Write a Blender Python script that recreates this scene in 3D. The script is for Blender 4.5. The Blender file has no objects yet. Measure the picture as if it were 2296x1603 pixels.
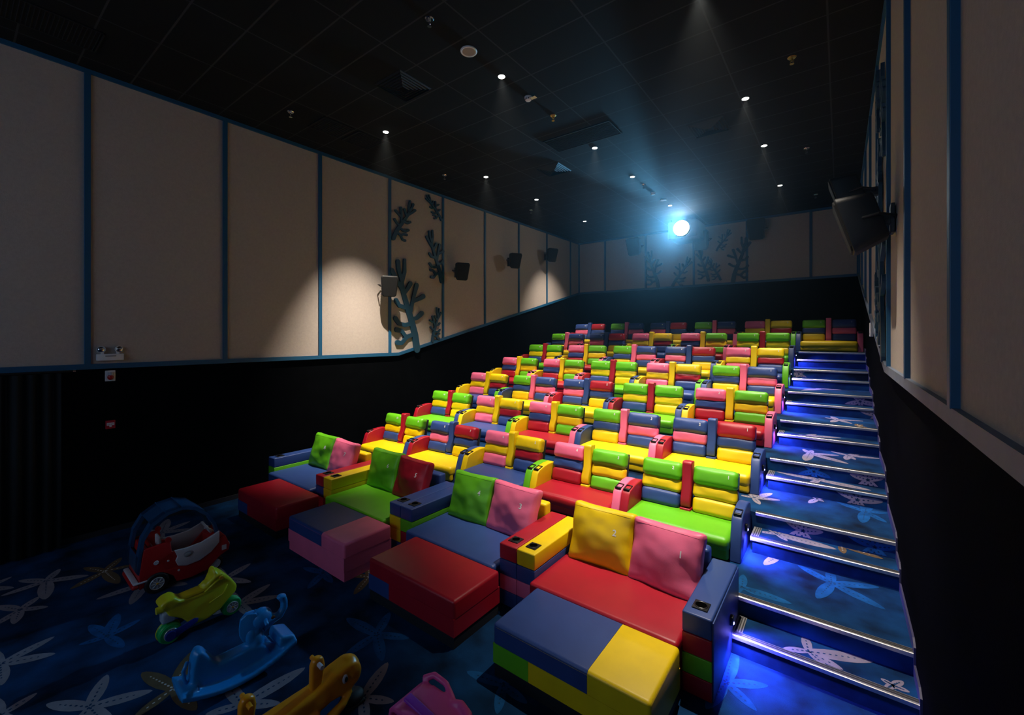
import bpy, bmesh, math, random
from mathutils import Vector, Matrix, noise
from mathutils.bvhtree import BVHTree
random.seed(7)
PI = math.pi
SC = bpy.context.scene
COL = SC.collection

# ------------------------------------------------------------------ room dimensions (metres)
EYE = 2.9355                       # camera height
XR = 0.487                         # right wall, lower part
UXR, UXL = 0.431, -8.652           # upper fabric walls
XL = -8.652
YB = 15.99                         # back wall
YF = -5.0                          # screen wall behind the camera
CZ = 6.78                          # ceiling
RISE = 0.1806                      # one stair
P = 1.404                          # row pitch
E0 = 4.766                         # edge of the second row's platform
AX = -0.842                        # left end of the stair nosings
def edge(k): return E0 + P*(k-2)
def plat(k): return 2*RISE*(k-1)

# light levels in watts
SCREEN_W = 120
SL = 1650          # ceiling downlight
SPOT_DEG = 62
BLUE_W = 100
PROJ_W = 3300
PROJ_E = 60
GLOW_HAZE = 0.0027

# ------------------------------------------------------------------ camera, world, exposure, large lights
cam_d = bpy.data.cameras.new('camera'); cam = bpy.data.objects.new('camera', cam_d); COL.objects.link(cam)
cam_d.sensor_width = 36.0; cam_d.lens = 15.192; cam_d.shift_y = -0.0211
cam_d.clip_start = 0.05; cam_d.clip_end = 60
cam.location = (0, 0, EYE); cam.rotation_euler = (PI/2, 0, math.radians(37.208))
SC.camera = cam
SC.view_settings.view_transform = 'Standard'; SC.view_settings.look = 'None'
SC.view_settings.gamma = 1.0; SC.view_settings.exposure = 0.0
SC.view_settings.use_curve_mapping = False
SC.cycles.max_bounces = 4; SC.cycles.diffuse_bounces = 3; SC.cycles.volume_bounces = 0
SC.cycles.use_adaptive_sampling = True; SC.cycles.adaptive_threshold = 0.03
w_world = bpy.data.worlds.new('world'); SC.world = w_world; w_world.use_nodes = True
w_world.node_tree.nodes['Background'].inputs[0].default_value = (0.02, 0.03, 0.06, 1)
w_world.node_tree.nodes['Background'].inputs[1].default_value = 0.05

def lamp(name, kind, loc, energy, color, parent=None, aim=None, **kw):
    d = bpy.data.lights.new(name, kind); d.energy = energy; d.color = color
    for a, b in kw.items(): setattr(d, a, b)
    o = bpy.data.objects.new(name, d); COL.objects.link(o); o.location = loc
    if aim is not None:
        o.rotation_euler = (Vector(aim)-Vector(loc)).to_track_quat('-Z', 'Y').to_euler()
    if parent: o.parent = parent
    return o
# light thrown back into the room by the projection screen on the wall behind the camera
lamp('screen_light', 'AREA', (-4.1, YF+0.12, 3.7), SCREEN_W, (0.52, 0.68, 1.0), aim=(-4.1, 5, 3.0), shape='RECTANGLE', size=7.2, size_y=3.4)

# ------------------------------------------------------------------ materials
MATS = {}
def mat(name, color, rough=0.5, spec=0.5, bump=0.0, bscale=200.0, var=0.0, vscale=6.0, metal=0.0, emit=None, estr=0.0, alpha_tr=0.0):
    if name in MATS: return MATS[name]
    m = bpy.data.materials.new(name); m.use_nodes = True
    nt = m.node_tree; b = nt.nodes['Principled BSDF']
    b.inputs['Base Color'].default_value = (*color, 1); b.inputs['Roughness'].default_value = rough
    b.inputs['Metallic'].default_value = metal; b.inputs['Specular IOR Level'].default_value = spec
    if emit: b.inputs['Emission Color'].default_value = (*emit, 1); b.inputs['Emission Strength'].default_value = estr
    if alpha_tr: b.inputs['Transmission Weight'].default_value = alpha_tr
    tc = nt.nodes.new('ShaderNodeTexCoord')
    if bump:
        n = nt.nodes.new('ShaderNodeTexNoise'); n.inputs['Scale'].default_value = bscale; n.inputs['Detail'].default_value = 3
        bp = nt.nodes.new('ShaderNodeBump'); bp.inputs['Strength'].default_value = bump; bp.inputs['Distance'].default_value = 0.01
        nt.links.new(tc.outputs['Object'], n.inputs['Vector']); nt.links.new(n.outputs[0], bp.inputs['Height'])
        nt.links.new(bp.outputs[0], b.inputs['Normal'])
    if var:
        n = nt.nodes.new('ShaderNodeTexNoise'); n.inputs['Scale'].default_value = vscale; n.inputs['Detail'].default_value = 5
        nt.links.new(tc.outputs['Object'], n.inputs['Vector'])
        mx = nt.nodes.new('ShaderNodeMix'); mx.data_type = 'RGBA'
        mx.inputs[6].default_value = (*[c*(1-var) for c in color], 1); mx.inputs[7].default_value = (*[min(1, c*(1+var)) for c in color], 1)
        mr = nt.nodes.new('ShaderNodeMapRange'); mr.inputs[1].default_value = 0.3; mr.inputs[2].default_value = 0.7
        nt.links.new(n.outputs[0], mr.inputs[0]); nt.links.new(mr.outputs[0], mx.inputs[0]); nt.links.new(mx.outputs[2], b.inputs['Base Color'])
    MATS[name] = m
    return m
LEA = {'yellow': (0.80, 0.55, 0.0), 'green': (0.12, 0.47, 0.008), 'red': (0.36, 0.005, 0.018), 'navy': (0.024, 0.058, 0.22), 'pink': (0.80, 0.14, 0.27)}
def leather(c): return mat('leather_'+c, LEA[c], 0.42, 0.5, 0.12, 260, 0.06, 5)
M_BLACK = mat('black_plastic', (0.008, 0.008, 0.009), 0.35)
M_DARK = mat('dark_base', (0.006, 0.007, 0.012), 0.7)
M_NUM = mat('embroidery_white', (0.75, 0.75, 0.75), 0.6)
M_ALU = mat('brushed_aluminium', (0.75, 0.73, 0.72), 0.32, 0.5, metal=0.85, bump=0.05, bscale=60)
M_RUB = mat('black_rubber_insert', (0.02, 0.02, 0.022), 0.6)
M_CARP = mat('carpet_navy', (0.0022, 0.029, 0.092), 0.95, 0.15, 0.6, 420, 0.8, 2.6)
M_STAR = {'g': mat('carpet_star_grey', (0.24, 0.21, 0.25), 0.95, 0.1, 0.6, 420, 0.12, 8),
          'u': mat('carpet_star_blue', (0.008, 0.08, 0.24), 0.95, 0.1, 0.6, 420, 0.3, 8),
          'b': mat('carpet_star_brown', (0.14, 0.09, 0.05), 0.95, 0.1, 0.6, 420, 0.15, 8)}
M_DOT = mat('carpet_dots_dark', (0.01, 0.04, 0.1), 0.95, 0.1)
M_DOTL = mat('carpet_dots_light', (0.5, 0.45, 0.42), 0.95, 0.1)
M_FAB = mat('wall_fabric_beige', (0.43, 0.365, 0.325), 0.9, 0.15, 0.35, 160, 0.05, 30)
M_BLUE = mat('trim_blue', (0.006, 0.08, 0.18), 0.5)
M_SILL = mat('sill_sheen_grey', (0.13, 0.16, 0.22), 0.6, var=0.1)  # greyer than the blue trim: light reflected off the sill is in the colour
M_LOW = mat('wall_black_fabric', (0.0014, 0.0016, 0.0022), 0.95, 0.02, 0.3, 120, 0.2, 3)
M_CORAL = mat('coral_teal', (0.005, 0.045, 0.085), 0.5)
M_SPK = mat('speaker_black', (0.006, 0.006, 0.007), 0.5, 0.4, 0.2, 300)
M_GRILLE = mat('speaker_grille', (0.003, 0.003, 0.0035), 0.7, 0.3, 0.4, 500)
M_WHITE = mat('white_plastic', (0.7, 0.7, 0.72), 0.4)
M_CHROME = mat('chrome', (0.8, 0.8, 0.8), 0.12, metal=1.0)
M_BRASS = mat('brass', (0.7, 0.5, 0.15), 0.3, metal=1.0)

# ceiling: matt black board tiles with a slightly paler grid
M_CEIL = bpy.data.materials.new('ceiling_tiles'); M_CEIL.use_nodes = True
nt = M_CEIL.node_tree; b = nt.nodes['Principled BSDF']; b.inputs['Roughness'].default_value = 0.85; b.inputs['Specular IOR Level'].default_value = 0.2
tc = nt.nodes.new('ShaderNodeTexCoord'); br = nt.nodes.new('ShaderNodeTexBrick'); br.offset = 0.0; br.squash = 1.0
mp = nt.nodes.new('ShaderNodeMapping'); mp.inputs['Location'].default_value = (0.12, 0.02, 0)
br.inputs['Scale'].default_value = 1.0; br.inputs['Brick Width'].default_value = 1.168; br.inputs['Row Height'].default_value = 0.584
br.inputs['Mortar Size'].default_value = 0.011; br.inputs['Mortar Smooth'].default_value = 0.1
br.inputs['Color1'].default_value = (0.006, 0.006, 0.0065, 1); br.inputs['Color2'].default_value = (0.0055, 0.0055, 0.006, 1); br.inputs['Mortar'].default_value = (0.035, 0.035, 0.04, 1)
nt.links.new(tc.outputs['Object'], mp.inputs[0]); nt.links.new(mp.outputs[0], br.inputs['Vector']); nt.links.new(br.outputs['Color'], b.inputs['Base Color'])

# ------------------------------------------------------------------ mesh helpers
def link(name, bm, m=None, parent=None, smooth=False, angle=None):
    me = bpy.data.meshes.new(name); bm.normal_update(); bm.to_mesh(me); bm.free()
    mm = m if isinstance(m, (list, tuple)) else [m]
    for x in mm:
        if x: me.materials.append(x)
    o = bpy.data.objects.new(name, me); COL.objects.link(o)
    if parent: o.parent = parent
    if smooth: me.shade_smooth()
    if angle is not None: me.set_sharp_from_angle(angle=math.radians(angle))
    return o
def inst(name, me, m, parent=None, loc=(0, 0, 0), rot=(0, 0, 0), scale=(1, 1, 1)):
    """an object on shared mesh data, with materials of its own"""
    o = bpy.data.objects.new(name, me); COL.objects.link(o)
    o.location = loc; o.rotation_euler = rot; o.scale = scale
    mm = m if isinstance(m, (list, tuple)) else [m]
    for i, x in enumerate(mm):
        o.material_slots[i].link = 'OBJECT'; o.material_slots[i].material = x
    if parent: o.parent = parent
    return o
def shared(name, bm, nm=1, smooth=True, angle=None):
    me = bpy.data.meshes.new(name); bm.normal_update(); bm.to_mesh(me); bm.free()
    for i in range(nm): me.materials.append(None)
    if smooth: me.shade_smooth()
    if angle is not None: me.set_sharp_from_angle(angle=math.radians(angle))
    return me
def empty(name, loc=(0, 0, 0), rz=0, parent=None):
    o = bpy.data.objects.new(name, None); COL.objects.link(o); o.location = loc; o.rotation_euler = (0, 0, rz); o.empty_display_size = 0.1
    if parent: o.parent = parent
    return o
def tag(o, label, cat, group=None):
    o['label'] = label; o['category'] = cat
    if group: o['group'] = group
    return o
def struct(o):
    o['kind'] = 'structure'; return o
def merge(bm, src):
    me = bpy.data.meshes.new('tmp'); src.to_mesh(me); src.free(); bm.from_mesh(me); bpy.data.meshes.remove(me)
def box(bm, x0, x1, y0, y1, z0, z1, r=0.0, seg=2, mi=0, M=None):
    t = bmesh.new(); bmesh.ops.create_cube(t, size=1)
    for v in t.verts: v.co = Vector(((x0+x1)/2+v.co.x*(x1-x0), (y0+y1)/2+v.co.y*(y1-y0), (z0+z1)/2+v.co.z*(z1-z0)))
    if r: bmesh.ops.bevel(t, geom=list(t.edges), offset=r, segments=seg, profile=0.5, affect='EDGES')
    for f in t.faces: f.material_index = mi
    if M is not None: t.transform(M)
    merge(bm, t); return bm
def B(): return bmesh.new()
def prism(bm, pts, x0, x1, r=0.0, seg=2, mi=0, axis='x', M=None):
    """polygon (a,b) extruded along an axis: x -> (a,b)=(y,z); z -> (a,b)=(x,y); y -> (x,z)"""
    t = bmesh.new()
    def mk(a, b_, c):
        return (c, a, b_) if axis == 'x' else ((a, b_, c) if axis == 'z' else (a, c, b_))
    vs = [t.verts.new(mk(a, b_, x0)) for a, b_ in pts]; f = t.faces.new(vs)
    ex = bmesh.ops.extrude_face_region(t, geom=[f])
    d = Vector(mk(0, 0, x1))-Vector(mk(0, 0, x0))
    for g in ex['geom']:
        if isinstance(g, bmesh.types.BMVert): g.co += d
    bmesh.ops.recalc_face_normals(t, faces=t.faces)
    if r:
        es = [e for e in t.edges if len(e.link_faces) == 2 and e.calc_face_angle(0) > 0.6]
        bmesh.ops.bevel(t, geom=es, offset=r, segments=seg, profile=0.5, affect='EDGES', clamp_overlap=True)
    for f in t.faces: f.material_index = mi
    if M is not None: t.transform(M)
    merge(bm, t); return bm
def cyl(bm, p0, p1, r0, r1=None, n=20, mi=0, cap=True):
    r1 = r0 if r1 is None else r1
    p0, p1 = Vector(p0), Vector(p1); d = p1-p0
    t = bmesh.new(); bmesh.ops.create_cone(t, cap_ends=cap, segments=n, radius1=r0, radius2=r1, depth=d.length)
    t.transform(Matrix.Translation((p0+p1)/2) @ d.to_track_quat('Z', 'Y').to_matrix().to_4x4())
    for f in t.faces: f.material_index = mi
    merge(bm, t); return bm
def ball(bm, c, r, sx=1, sy=1, sz=1, n=16, mi=0, M=None):
    t = bmesh.new(); bmesh.ops.create_uvsphere(t, u_segments=n, v_segments=n//2+2, radius=r)
    for v in t.verts: v.co = Vector((v.co.x*sx, v.co.y*sy, v.co.z*sz))
    if M is not None: t.transform(M)
    t.transform(Matrix.Translation(c))
    for f in t.faces: f.material_index = mi
    merge(bm, t); return bm
def tube(bm, pts, rad, n=12, mi=0, closed=False):
    """round tube along points, radius a number or one per point"""
    pts = [Vector(p) for p in pts]; rs = rad if isinstance(rad, (list, tuple)) else [rad]*len(pts)
    rings = []; N = len(pts); prev = None
    for i, p in enumerate(pts):
        a = pts[(i-1) % N] if closed else pts[max(0, i-1)]; c = pts[(i+1) % N] if closed else pts[min(N-1, i+1)]
        t = (c-a).normalized()
        if prev is None:
            s = t.cross(Vector((0, 0, 1)))
            if s.length < 0.2: s = t.cross(Vector((1, 0, 0)))
        else: s = prev-t*prev.dot(t)          # carry the frame along, so the ring never flips
        s.normalize(); prev = s; u = s.cross(t).normalized()
        rings.append([bm.verts.new(p+(s*math.cos(k*2*PI/n)+u*math.sin(k*2*PI/n))*rs[i]) for k in range(n)])
    for i in range(N if closed else N-1):
        q = rings[(i+1) % N]
        for k in range(n):
            f = bm.faces.new((rings[i][k], rings[i][(k+1) % n], q[(k+1) % n], q[k])); f.material_index = mi
    if not closed:
        bm.faces.new(rings[0][::-1]).material_index = mi; bm.faces.new(rings[-1]).material_index = mi
    return bm
def torus(bm, c, R, r, axis='x', n=28, m=10, mi=0):
    pts = []
    for i in range(n):
        a = 2*PI*i/n; ca, sa = R*math.cos(a), R*math.sin(a)
        pts.append(Vector(c)+Vector({'x': (0, ca, sa), 'y': (ca, 0, sa), 'z': (ca, sa, 0)}[axis]))
    # own ring frames, so the torus does not twist
    rings = []; ax = Vector({'x': (1, 0, 0), 'y': (0, 1, 0), 'z': (0, 0, 1)}[axis])
    for p in pts:
        o = (p-Vector(c)).normalized()
        rings.append([bm.verts.new(p+(o*math.cos(2*PI*k/m)+ax*math.sin(2*PI*k/m))*r) for k in range(m)])
    for i in range(n):
        q = rings[(i+1) % n]
        for k in range(m):
            f = bm.faces.new((rings[i][k], q[k], q[(k+1) % m], rings[i][(k+1) % m])); f.material_index = mi
    bmesh.ops.recalc_face_normals(bm, faces=bm.faces)
    return bm
def axis_vals(h, r, n):
    e = [-h, -h+r*0.12, -h+r*0.35, -h+r*0.65, -h+r]
    mid = [-h+r+(2*h-2*r)*i/n for i in range(1, n)]
    return e+mid+[-v for v in reversed(e)]
def puff(bm, size, r, n=(8, 2, 6), bulge=(0, 0, 0), nz=0.0, nf=5.0, seed=0, pinch=0.0, M=None):
    """a stuffed, rounded block: size (x,y,z), edge radius r, outward bulge of each face pair, soft wrinkles"""
    t = bmesh.new(); h = [s/2 for s in size]
    ax = [axis_vals(h[i], min(r, h[i]*0.98), n[i]) for i in range(3)]
    def shape(p):
        q = Vector([max(-(h[i]-r), min(h[i]-r, p[i])) if h[i] > r else 0 for i in range(3)])
        d = Vector(p)-q
        o = q+d.normalized()*r if d.length > 1e-6 else Vector(p)
        for i in range(3):
            if bulge[i]:
                j, k = (i+1) % 3, (i+2) % 3
                w_ = max(0, 1-(p[j]/h[j])**2)*max(0, 1-(p[k]/h[k])**2)
                o[i] += bulge[i]*w_*(1 if p[i] > 0 else -1)*min(1, abs(p[i])/h[i])
        if pinch:
            c = abs(p[0]/h[0])*abs(p[2]/h[2]); o[0] *= 1+pinch*c*c; o[2] *= 1+pinch*c*c
        if nz:
            o += Vector((0, 1, 0.3))*nz*noise.noise(Vector((o.x*nf+seed*3.1, o.y*nf*0.6, o.z*nf*1.4+seed)))
            o += Vector((0, 1, 0))*nz*0.5*noise.noise(Vector((o.x*nf*2.7+seed, o.y*nf, o.z*nf*3.3)))
        return o
    for i in range(3):
        j, k = (i+1) % 3, (i+2) % 3
        for s in (-1, 1):
            grid = []
            for a in ax[j]:
                row = []
                for c in ax[k]:
                    p = [0, 0, 0]; p[i] = s*h[i]; p[j] = a; p[k] = c
                    row.append(t.verts.new(shape(p)))
                grid.append(row)
            for a in range(len(grid)-1):
                for c in range(len(grid[0])-1):
                    f = (grid[a][c], grid[a+1][c], grid[a+1][c+1], grid[a][c+1])
                    t.faces.new(f if s > 0 else f[::-1])
    bmesh.ops.remove_doubles(t, verts=t.verts, dist=1e-5)
    if M is not None: t.transform(M)
    merge(bm, t); return bm
def digits(text, size):
    cu = bpy.data.curves.new('txt', 'FONT'); cu.body = text; cu.size = size; cu.align_x = 'CENTER'; cu.align_y = 'CENTER'; cu.resolution_u = 3; cu.offset = size*.018
    o = bpy.data.objects.new('txt', cu); COL.objects.link(o)
    dg = bpy.context.evaluated_depsgraph_get(); me = bpy.data.meshes.new_from_object(o.evaluated_get(dg))
    bpy.data.objects.remove(o); bpy.data.curves.remove(cu)
    t = bmesh.new(); t.from_mesh(me); bpy.data.meshes.remove(me)
    bmesh.ops.subdivide_edges(t, edges=list(t.edges), cuts=1)
    return t
def stitched_number(me, text, size, cx, cz, off=0.0015):
    """digits laid on the front (-Y) face of a cushion mesh, following its curve"""
    s = bmesh.new(); s.from_mesh(me); tree = BVHTree.FromBMesh(s); s.free()
    t = digits(text, size)
    for v in t.verts:
        x, z = cx+v.co.x, cz+v.co.y
        hit = tree.ray_cast(Vector((x, -3, z)), Vector((0, 1, 0)))
        y = hit[0].y if hit[0] else 0
        v.co = Vector((x, y-off, z))
    return t
ORD = ['zeroth', 'front', 'second', 'third', 'fourth', 'fifth', 'sixth', 'seventh', 'back']

# traced outlines: carpet starfish (centre, then arm tips) and the coral board template
FLOOR_STARS = [('g', [(-7.57, 0.75), (-7.83, 0.89), (-7.33, 1.08), (-7.05, 0.69), (-7.54, 0.39), (-7.85, 0.55)]), ('g', [(-7.0, 0.5), (-7.19, 0.66), (-6.83, 0.69), (-6.7, 0.44), (-6.81, 0.3), (-7.29, 0.36)]), ('b', [(-7.3, 1.22), (-7.63, 1.08), (-7.58, 1.43), (-7.22, 1.48), (-6.81, 1.26), (-7.1, 0.89)]), ('g', [(-6.57, 1.45), (-6.6, 1.03), (-6.17, 1.24), (-6.14, 1.75), (-6.65, 1.69), (-6.98, 1.44)]), ('g', [(-5.92, 2.06), (-6.06, 2.4), (-5.59, 2.22), (-5.92, 1.71), (-6.59, 2.03), (-5.64, 1.88)]), ('g', [(-5.25, 1.96), (-5.37, 2.34), (-5.03, 2.31), (-4.91, 1.96), (-5.26, 1.71), (-5.68, 1.97)]), ('g', [(-5.98, 0.31), (-6.11, 0.66), (-5.77, 0.63), (-5.61, 0.3), (-5.92, 0.12), (-6.47, 0.2)]), ('g', [(-4.73, 0.7), (-5.06, 0.86), (-4.53, 1.05), (-5.04, 0.5), (-4.53, 0.58), (-4.29, 0.76)]), ('g', [(-5.17, 0.27), (-5.26, 0.47), (-4.78, 0.34), (-5.14, 0.18), (-5.5, 0.23), (-5.44, 0.14)]), ('b', [(-4.42, 1.16), (-4.8, 1.4), (-4.85, 1.05), (-4.32, 0.88), (-4.02, 1.2), (-4.29, 1.36)]), ('g', [(-3.79, 1.44), (-3.77, 1.94), (-3.92, 1.23), (-3.56, 1.63), (-3.43, 1.36), (-4.16, 1.45)]), ('g', [(-3.08, 2.06), (-3.24, 2.42), (-2.85, 2.19), (-2.84, 1.92), (-3.14, 1.92), (-3.37, 2.04)]), ('u', [(-3.63, 2.58), (-3.81, 2.87), (-4.09, 2.54), (-3.62, 2.23), (-3.29, 2.4), (-3.33, 2.74)]), ('u', [(-2.26, 2.85), (-2.6, 2.77), (-2.12, 2.6), (-1.99, 2.82), (-2.21, 3.05), (-2.38, 3.09)]), ('b', [(-4.57, 3.14), (-4.84, 3.0), (-4.39, 2.82), (-4.82, 3.3), (-4.52, 3.4), (-4.17, 3.09)]), ('g', [(-3.93, 3.06), (-3.94, 2.88), (-3.68, 3.05), (-4.15, 3.04), (-4.08, 3.24), (-3.85, 3.23)]), ('u', [(-5.1, 2.85), (-5.42, 2.76), (-4.81, 2.8), (-4.92, 2.56), (-5.39, 3.01), (-5.0, 3.03)]), ('g', [(-8.06, 1.97), (-8.2, 2.37), (-7.83, 2.32), (-7.71, 1.86), (-8.37, 1.84), (-8.58, 2.18)]), ('u', [(-5.7, 0.97), (-5.77, 1.24), (-5.38, 1.03), (-5.76, 0.78), (-6.07, 0.9), (-6.08, 1.12)]), ('g', [(-6.65, 3.29), (-6.76, 2.89), (-7.12, 3.21), (-6.89, 3.53), (-6.31, 3.42), (-6.09, 3.0)]), ('u', [(-0.77, 4.01), (-0.8, 4.55), (-0.48, 4.19), (-0.52, 3.85), (-0.84, 3.63), (-0.98, 4.19)]), ('g', [(-7.91, 0.28), (-8.04, 0.51), (-7.66, 0.5), (-7.31, 0.3), (-7.66, 0.16), (-8.51, 0.22)])]
AISLE_STARS = [(2, 'u', [(-0.07, 5.6), (-0.09, 5.92), (-0.38, 5.81), (-0.18, 5.18), (0.34, 5.36), (0.32, 5.8)]), (2, 'g', [(-0.57, 5.94), (-0.68, 5.58), (-0.55, 6.21), (-0.38, 6.17), (-0.43, 5.81), (-0.77, 5.92)]), (2, 'u', [(-0.8, 4.95), (-0.83, 5.22), (-0.61, 4.89), (-0.37, 4.93), (-0.93, 4.64), (-0.95, 5.06)]), (3, 'u', [(0.25, 7.02), (0.21, 6.58), (-0.04, 7.21), (0.48, 7.14), (0.44, 6.76), (0.31, 7.53)]), (3, 'g', [(-0.94, 6.71), (-1.12, 6.7), (-0.84, 6.48), (-0.64, 6.82), (-0.76, 7.05), (-1.05, 7.03)]), (3, 'g', [(-0.25, 7.17), (-0.33, 6.93), (-0.22, 7.39), (-0.13, 7.39), (-0.17, 7.11), (-0.32, 7.32)]), (4, 'g', [(-0.38, 8.26), (-0.48, 8.51), (-0.36, 8.51), (-0.41, 7.73), (0.1, 7.92), (-0.01, 8.39)]), (4, 'g', [(0.1, 8.47), (-0.12, 8.62), (0.18, 8.25), (0.49, 8.55), (0.28, 8.77), (0.07, 8.16)]), (5, 'g', [(-0.04, 9.63), (-0.22, 9.74), (-0.13, 9.94), (0.33, 9.73), (0.16, 9.32), (-0.12, 9.27)]), (5, 'b', [(0.24, 9.17), (0.18, 9.22), (0.36, 9.05), (0.3, 9.32), (0.27, 8.98), (0.22, 9.37)]), (6, 'g', [(-0.33, 11.3), (-0.64, 10.74), (-0.45, 11.57), (0.03, 11.35), (-0.05, 11.64), (-0.62, 11.09)]), ('s1', 'g', [(-0.22, 4.57), (-0.26, 4.8), (-0.4, 4.48), (0.23, 4.77), (0.02, 4.49), (-0.1, 4.46)]), ('s1', 'g', [(0.33, 4.53), (0.26, 4.56), (0.34, 4.49), (0.43, 4.52), (0.4, 4.63), (0.28, 4.44)]), ('s2', 'g', [(-0.61, 6.09), (-0.73, 6.24), (-0.8, 6.04), (-0.03, 6.06), (-0.49, 5.96), (-0.41, 6.29)]), ('s2', 'b', [(0.01, 6.21), (-0.07, 6.24), (0.03, 5.99), (0.37, 6.1), (0.07, 6.34), (0.12, 6.17)]), ('s3', 'g', [(-0.24, 7.47), (-0.77, 7.56), (-0.33, 7.19), (-0.36, 7.56), (0.33, 7.38), (-0.16, 7.65)]), ('s4', 'g', [(-0.46, 8.76), (-0.56, 8.73), (-0.48, 8.6), (0.02, 8.89), (-0.32, 8.96), (-0.4, 8.62)])]
CORAL = [[(7.328, 2.629), (7.271, 2.988), (7.158, 3.342), (7.065, 3.574), (6.992, 3.775), (6.89, 4.059), (6.847, 4.287), (6.937, 4.557), (6.937, 4.848)], [(7.158, 3.283), (6.955, 3.234), (6.759, 3.267), (6.664, 3.385)], [(7.259, 3.018), (7.01, 2.943), (6.847, 2.784), (6.713, 2.8)], [(6.973, 2.943), (6.847, 3.087), (6.699, 3.114)], [(7.139, 3.386), (7.328, 3.422), (7.491, 3.549)], [(7.12, 3.577), (7.214, 3.938), (7.32, 4.259)], [(7.214, 3.849), (7.405, 3.921), (7.542, 3.992)], [(7.028, 3.66), (6.776, 3.705), (6.678, 3.827)], [(6.912, 4.017), (7.028, 4.144), (7.12, 4.279)], [(6.883, 4.087), (6.689, 4.328), (6.561, 4.54)], [(6.84, 4.344), (6.759, 4.565), (6.734, 4.777)]]

# ------------------------------------------------------------------ the setting
def clip(poly, x0, x1, y0, y1):
    def cut(pl, ins, inter):
        out = []
        for i in range(len(pl)):
            a, c = pl[i-1], pl[i]
            if ins(c):
                if not ins(a): out.append(inter(a, c))
                out.append(c)
            elif ins(a): out.append(inter(a, c))
        return out
    def ix(v): return lambda a, c: (v, a[1]+(c[1]-a[1])*(v-a[0])/(c[0]-a[0]))
    def iy(v): return lambda a, c: (a[0]+(c[0]-a[0])*(v-a[1])/(c[1]-a[1]), v)
    for ins, it in ((lambda p: p[0] >= x0, ix(x0)), (lambda p: p[0] <= x1, ix(x1)), (lambda p: p[1] >= y0, iy(y0)), (lambda p: p[1] <= y1, iy(y1))):
        poly = cut(poly, ins, it)
        if len(poly) < 3: return []
    return poly
def star_faces(bm, col, pts, rect, to3, mi):
    """a starfish woven into the carpet; mi = (arm material index, dot material index)"""
    c = Vector(pts[0]); LV = [0.0, 0.0]
    for j, t in enumerate(pts[1:]):
        t = Vector(t); d = t-c; L = d.length
        if L < 0.02: continue
        u = d/L; n = Vector((-u.y, u.x)); wm = 0.10*L+0.016
        prof = [(0, .55), (.12, .72), (.3, .95), (.5, 1.0), (.7, .86), (.85, .6), (.95, .33), (1, .0)]
        pl = [c+u*L*s+n*wm*h for s, h in prof]+[c+u*L*s-n*wm*h for s, h in reversed(prof[:-1])]
        pl = clip([tuple(p) for p in pl], *rect)
        if pl:
            f = bm.faces.new([bm.verts.new(to3(x, y, 0.0012+0.0001*j)) for x, y in pl]); f.material_index = mi[0]
        k = max(4, int(L/0.055))
        for q in range(k):
            s = 0.06+0.74*q/k; cc = c+u*L*s; ra, rb = 0.014*(1-0.5*s), 0.009*(1-0.5*s)
            dl = [tuple(cc+u*ra*math.cos(a*PI/4)+n*rb*math.sin(a*PI/4)) for a in range(8)]
            dl = clip(dl, *rect)
            if dl:
                f = bm.faces.new([bm.verts.new(to3(x, y, 0.0022)) for x, y in dl]); f.material_index = mi[1]
CM = [M_CARP, M_STAR['g'], M_STAR['u'], M_STAR['b'], M_DOT, M_DOTL]
SI = {'g': (1, 4), 'u': (2, 4), 'b': (3, 5)}
def stars_on(bm, lst, rect, z):
    for col, pts in lst: star_faces(bm, col, pts, rect, lambda x, y, e: (x, y, z+e), SI[col])
def riser_star(bm, col, x, zc, y, r, a0, rect):
    pts = [(x, zc)]+[(x+r*math.cos(a0+i*2*PI/5)*(1+.3*(i % 2)), zc+r*math.sin(a0+i*2*PI/5)) for i in range(5)]
    star_faces(bm, col, pts, rect, lambda a, b_, e: (a, y-e, b_), SI[col])

bm = B(); box(bm, XL-0.2, XR+0.2, YF-0.2, E0+0.05, -0.2, 0)
stars_on(bm, FLOOR_STARS, (XL, XR, YF, E0), 0.0)
rs = random.Random(3)
extra = []
for i in range(26):      # the pattern goes on across the rest of the floor, behind and beside the camera
    x, y = rs.uniform(-8, 0), rs.uniform(-4.6, -0.3); a0 = rs.uniform(0, 6); rr = rs.uniform(.3, .42)
    extra.append((rs.choice('gub'), [(x, y)]+[(x+rr*math.cos(a0+j*1.2566)*rs.uniform(.8, 1.25), y+rr*math.sin(a0+j*1.2566)) for j in range(5)]))
stars_on(bm, extra, (XL, XR, YF, E0), 0.0)
struct(link('floor', bm, CM))
NOSE_ME = None
def nosing_bm(x0, x1, y, z, ret=None):
    bm = B()
    prism(bm, [(y-0.012, z-0.034), (y-0.018, z-0.03), (y-0.020, z+0.002), (y-0.014, z+0.006), (y+0.052, z+0.006), (y+0.055, z), (y, z), (y, z-0.034)], x0, x1)
    for a in (0.004, 0.028):
        box(bm, x0+.003, x1-.003, y+a, y+a+0.016, z+0.005, z+0.0085, mi=1)
    if ret:
        box(bm, x0, x0+0.07, y, y+ret, z, z+0.006)
        for a in (0.008, 0.03, 0.052): box(bm, x0+a, x0+a+0.010, y+.055, y+ret-.02, z+0.005, z+0.0085, mi=1)
        box(bm, x0-0.012, x0, y-0.015, y+ret, z-0.034, z+0.006)
    return bm
RS = {2: [], 3: [('g', -.35, .2), ('u', .30, 1.5)], 4: [('g', .30, .4), ('u', -.30, 1.0)], 5: [], 6: [('g', .3, 2.3)], 7: [('g', -.75, .7)], 8: []}
tn = 1
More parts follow.
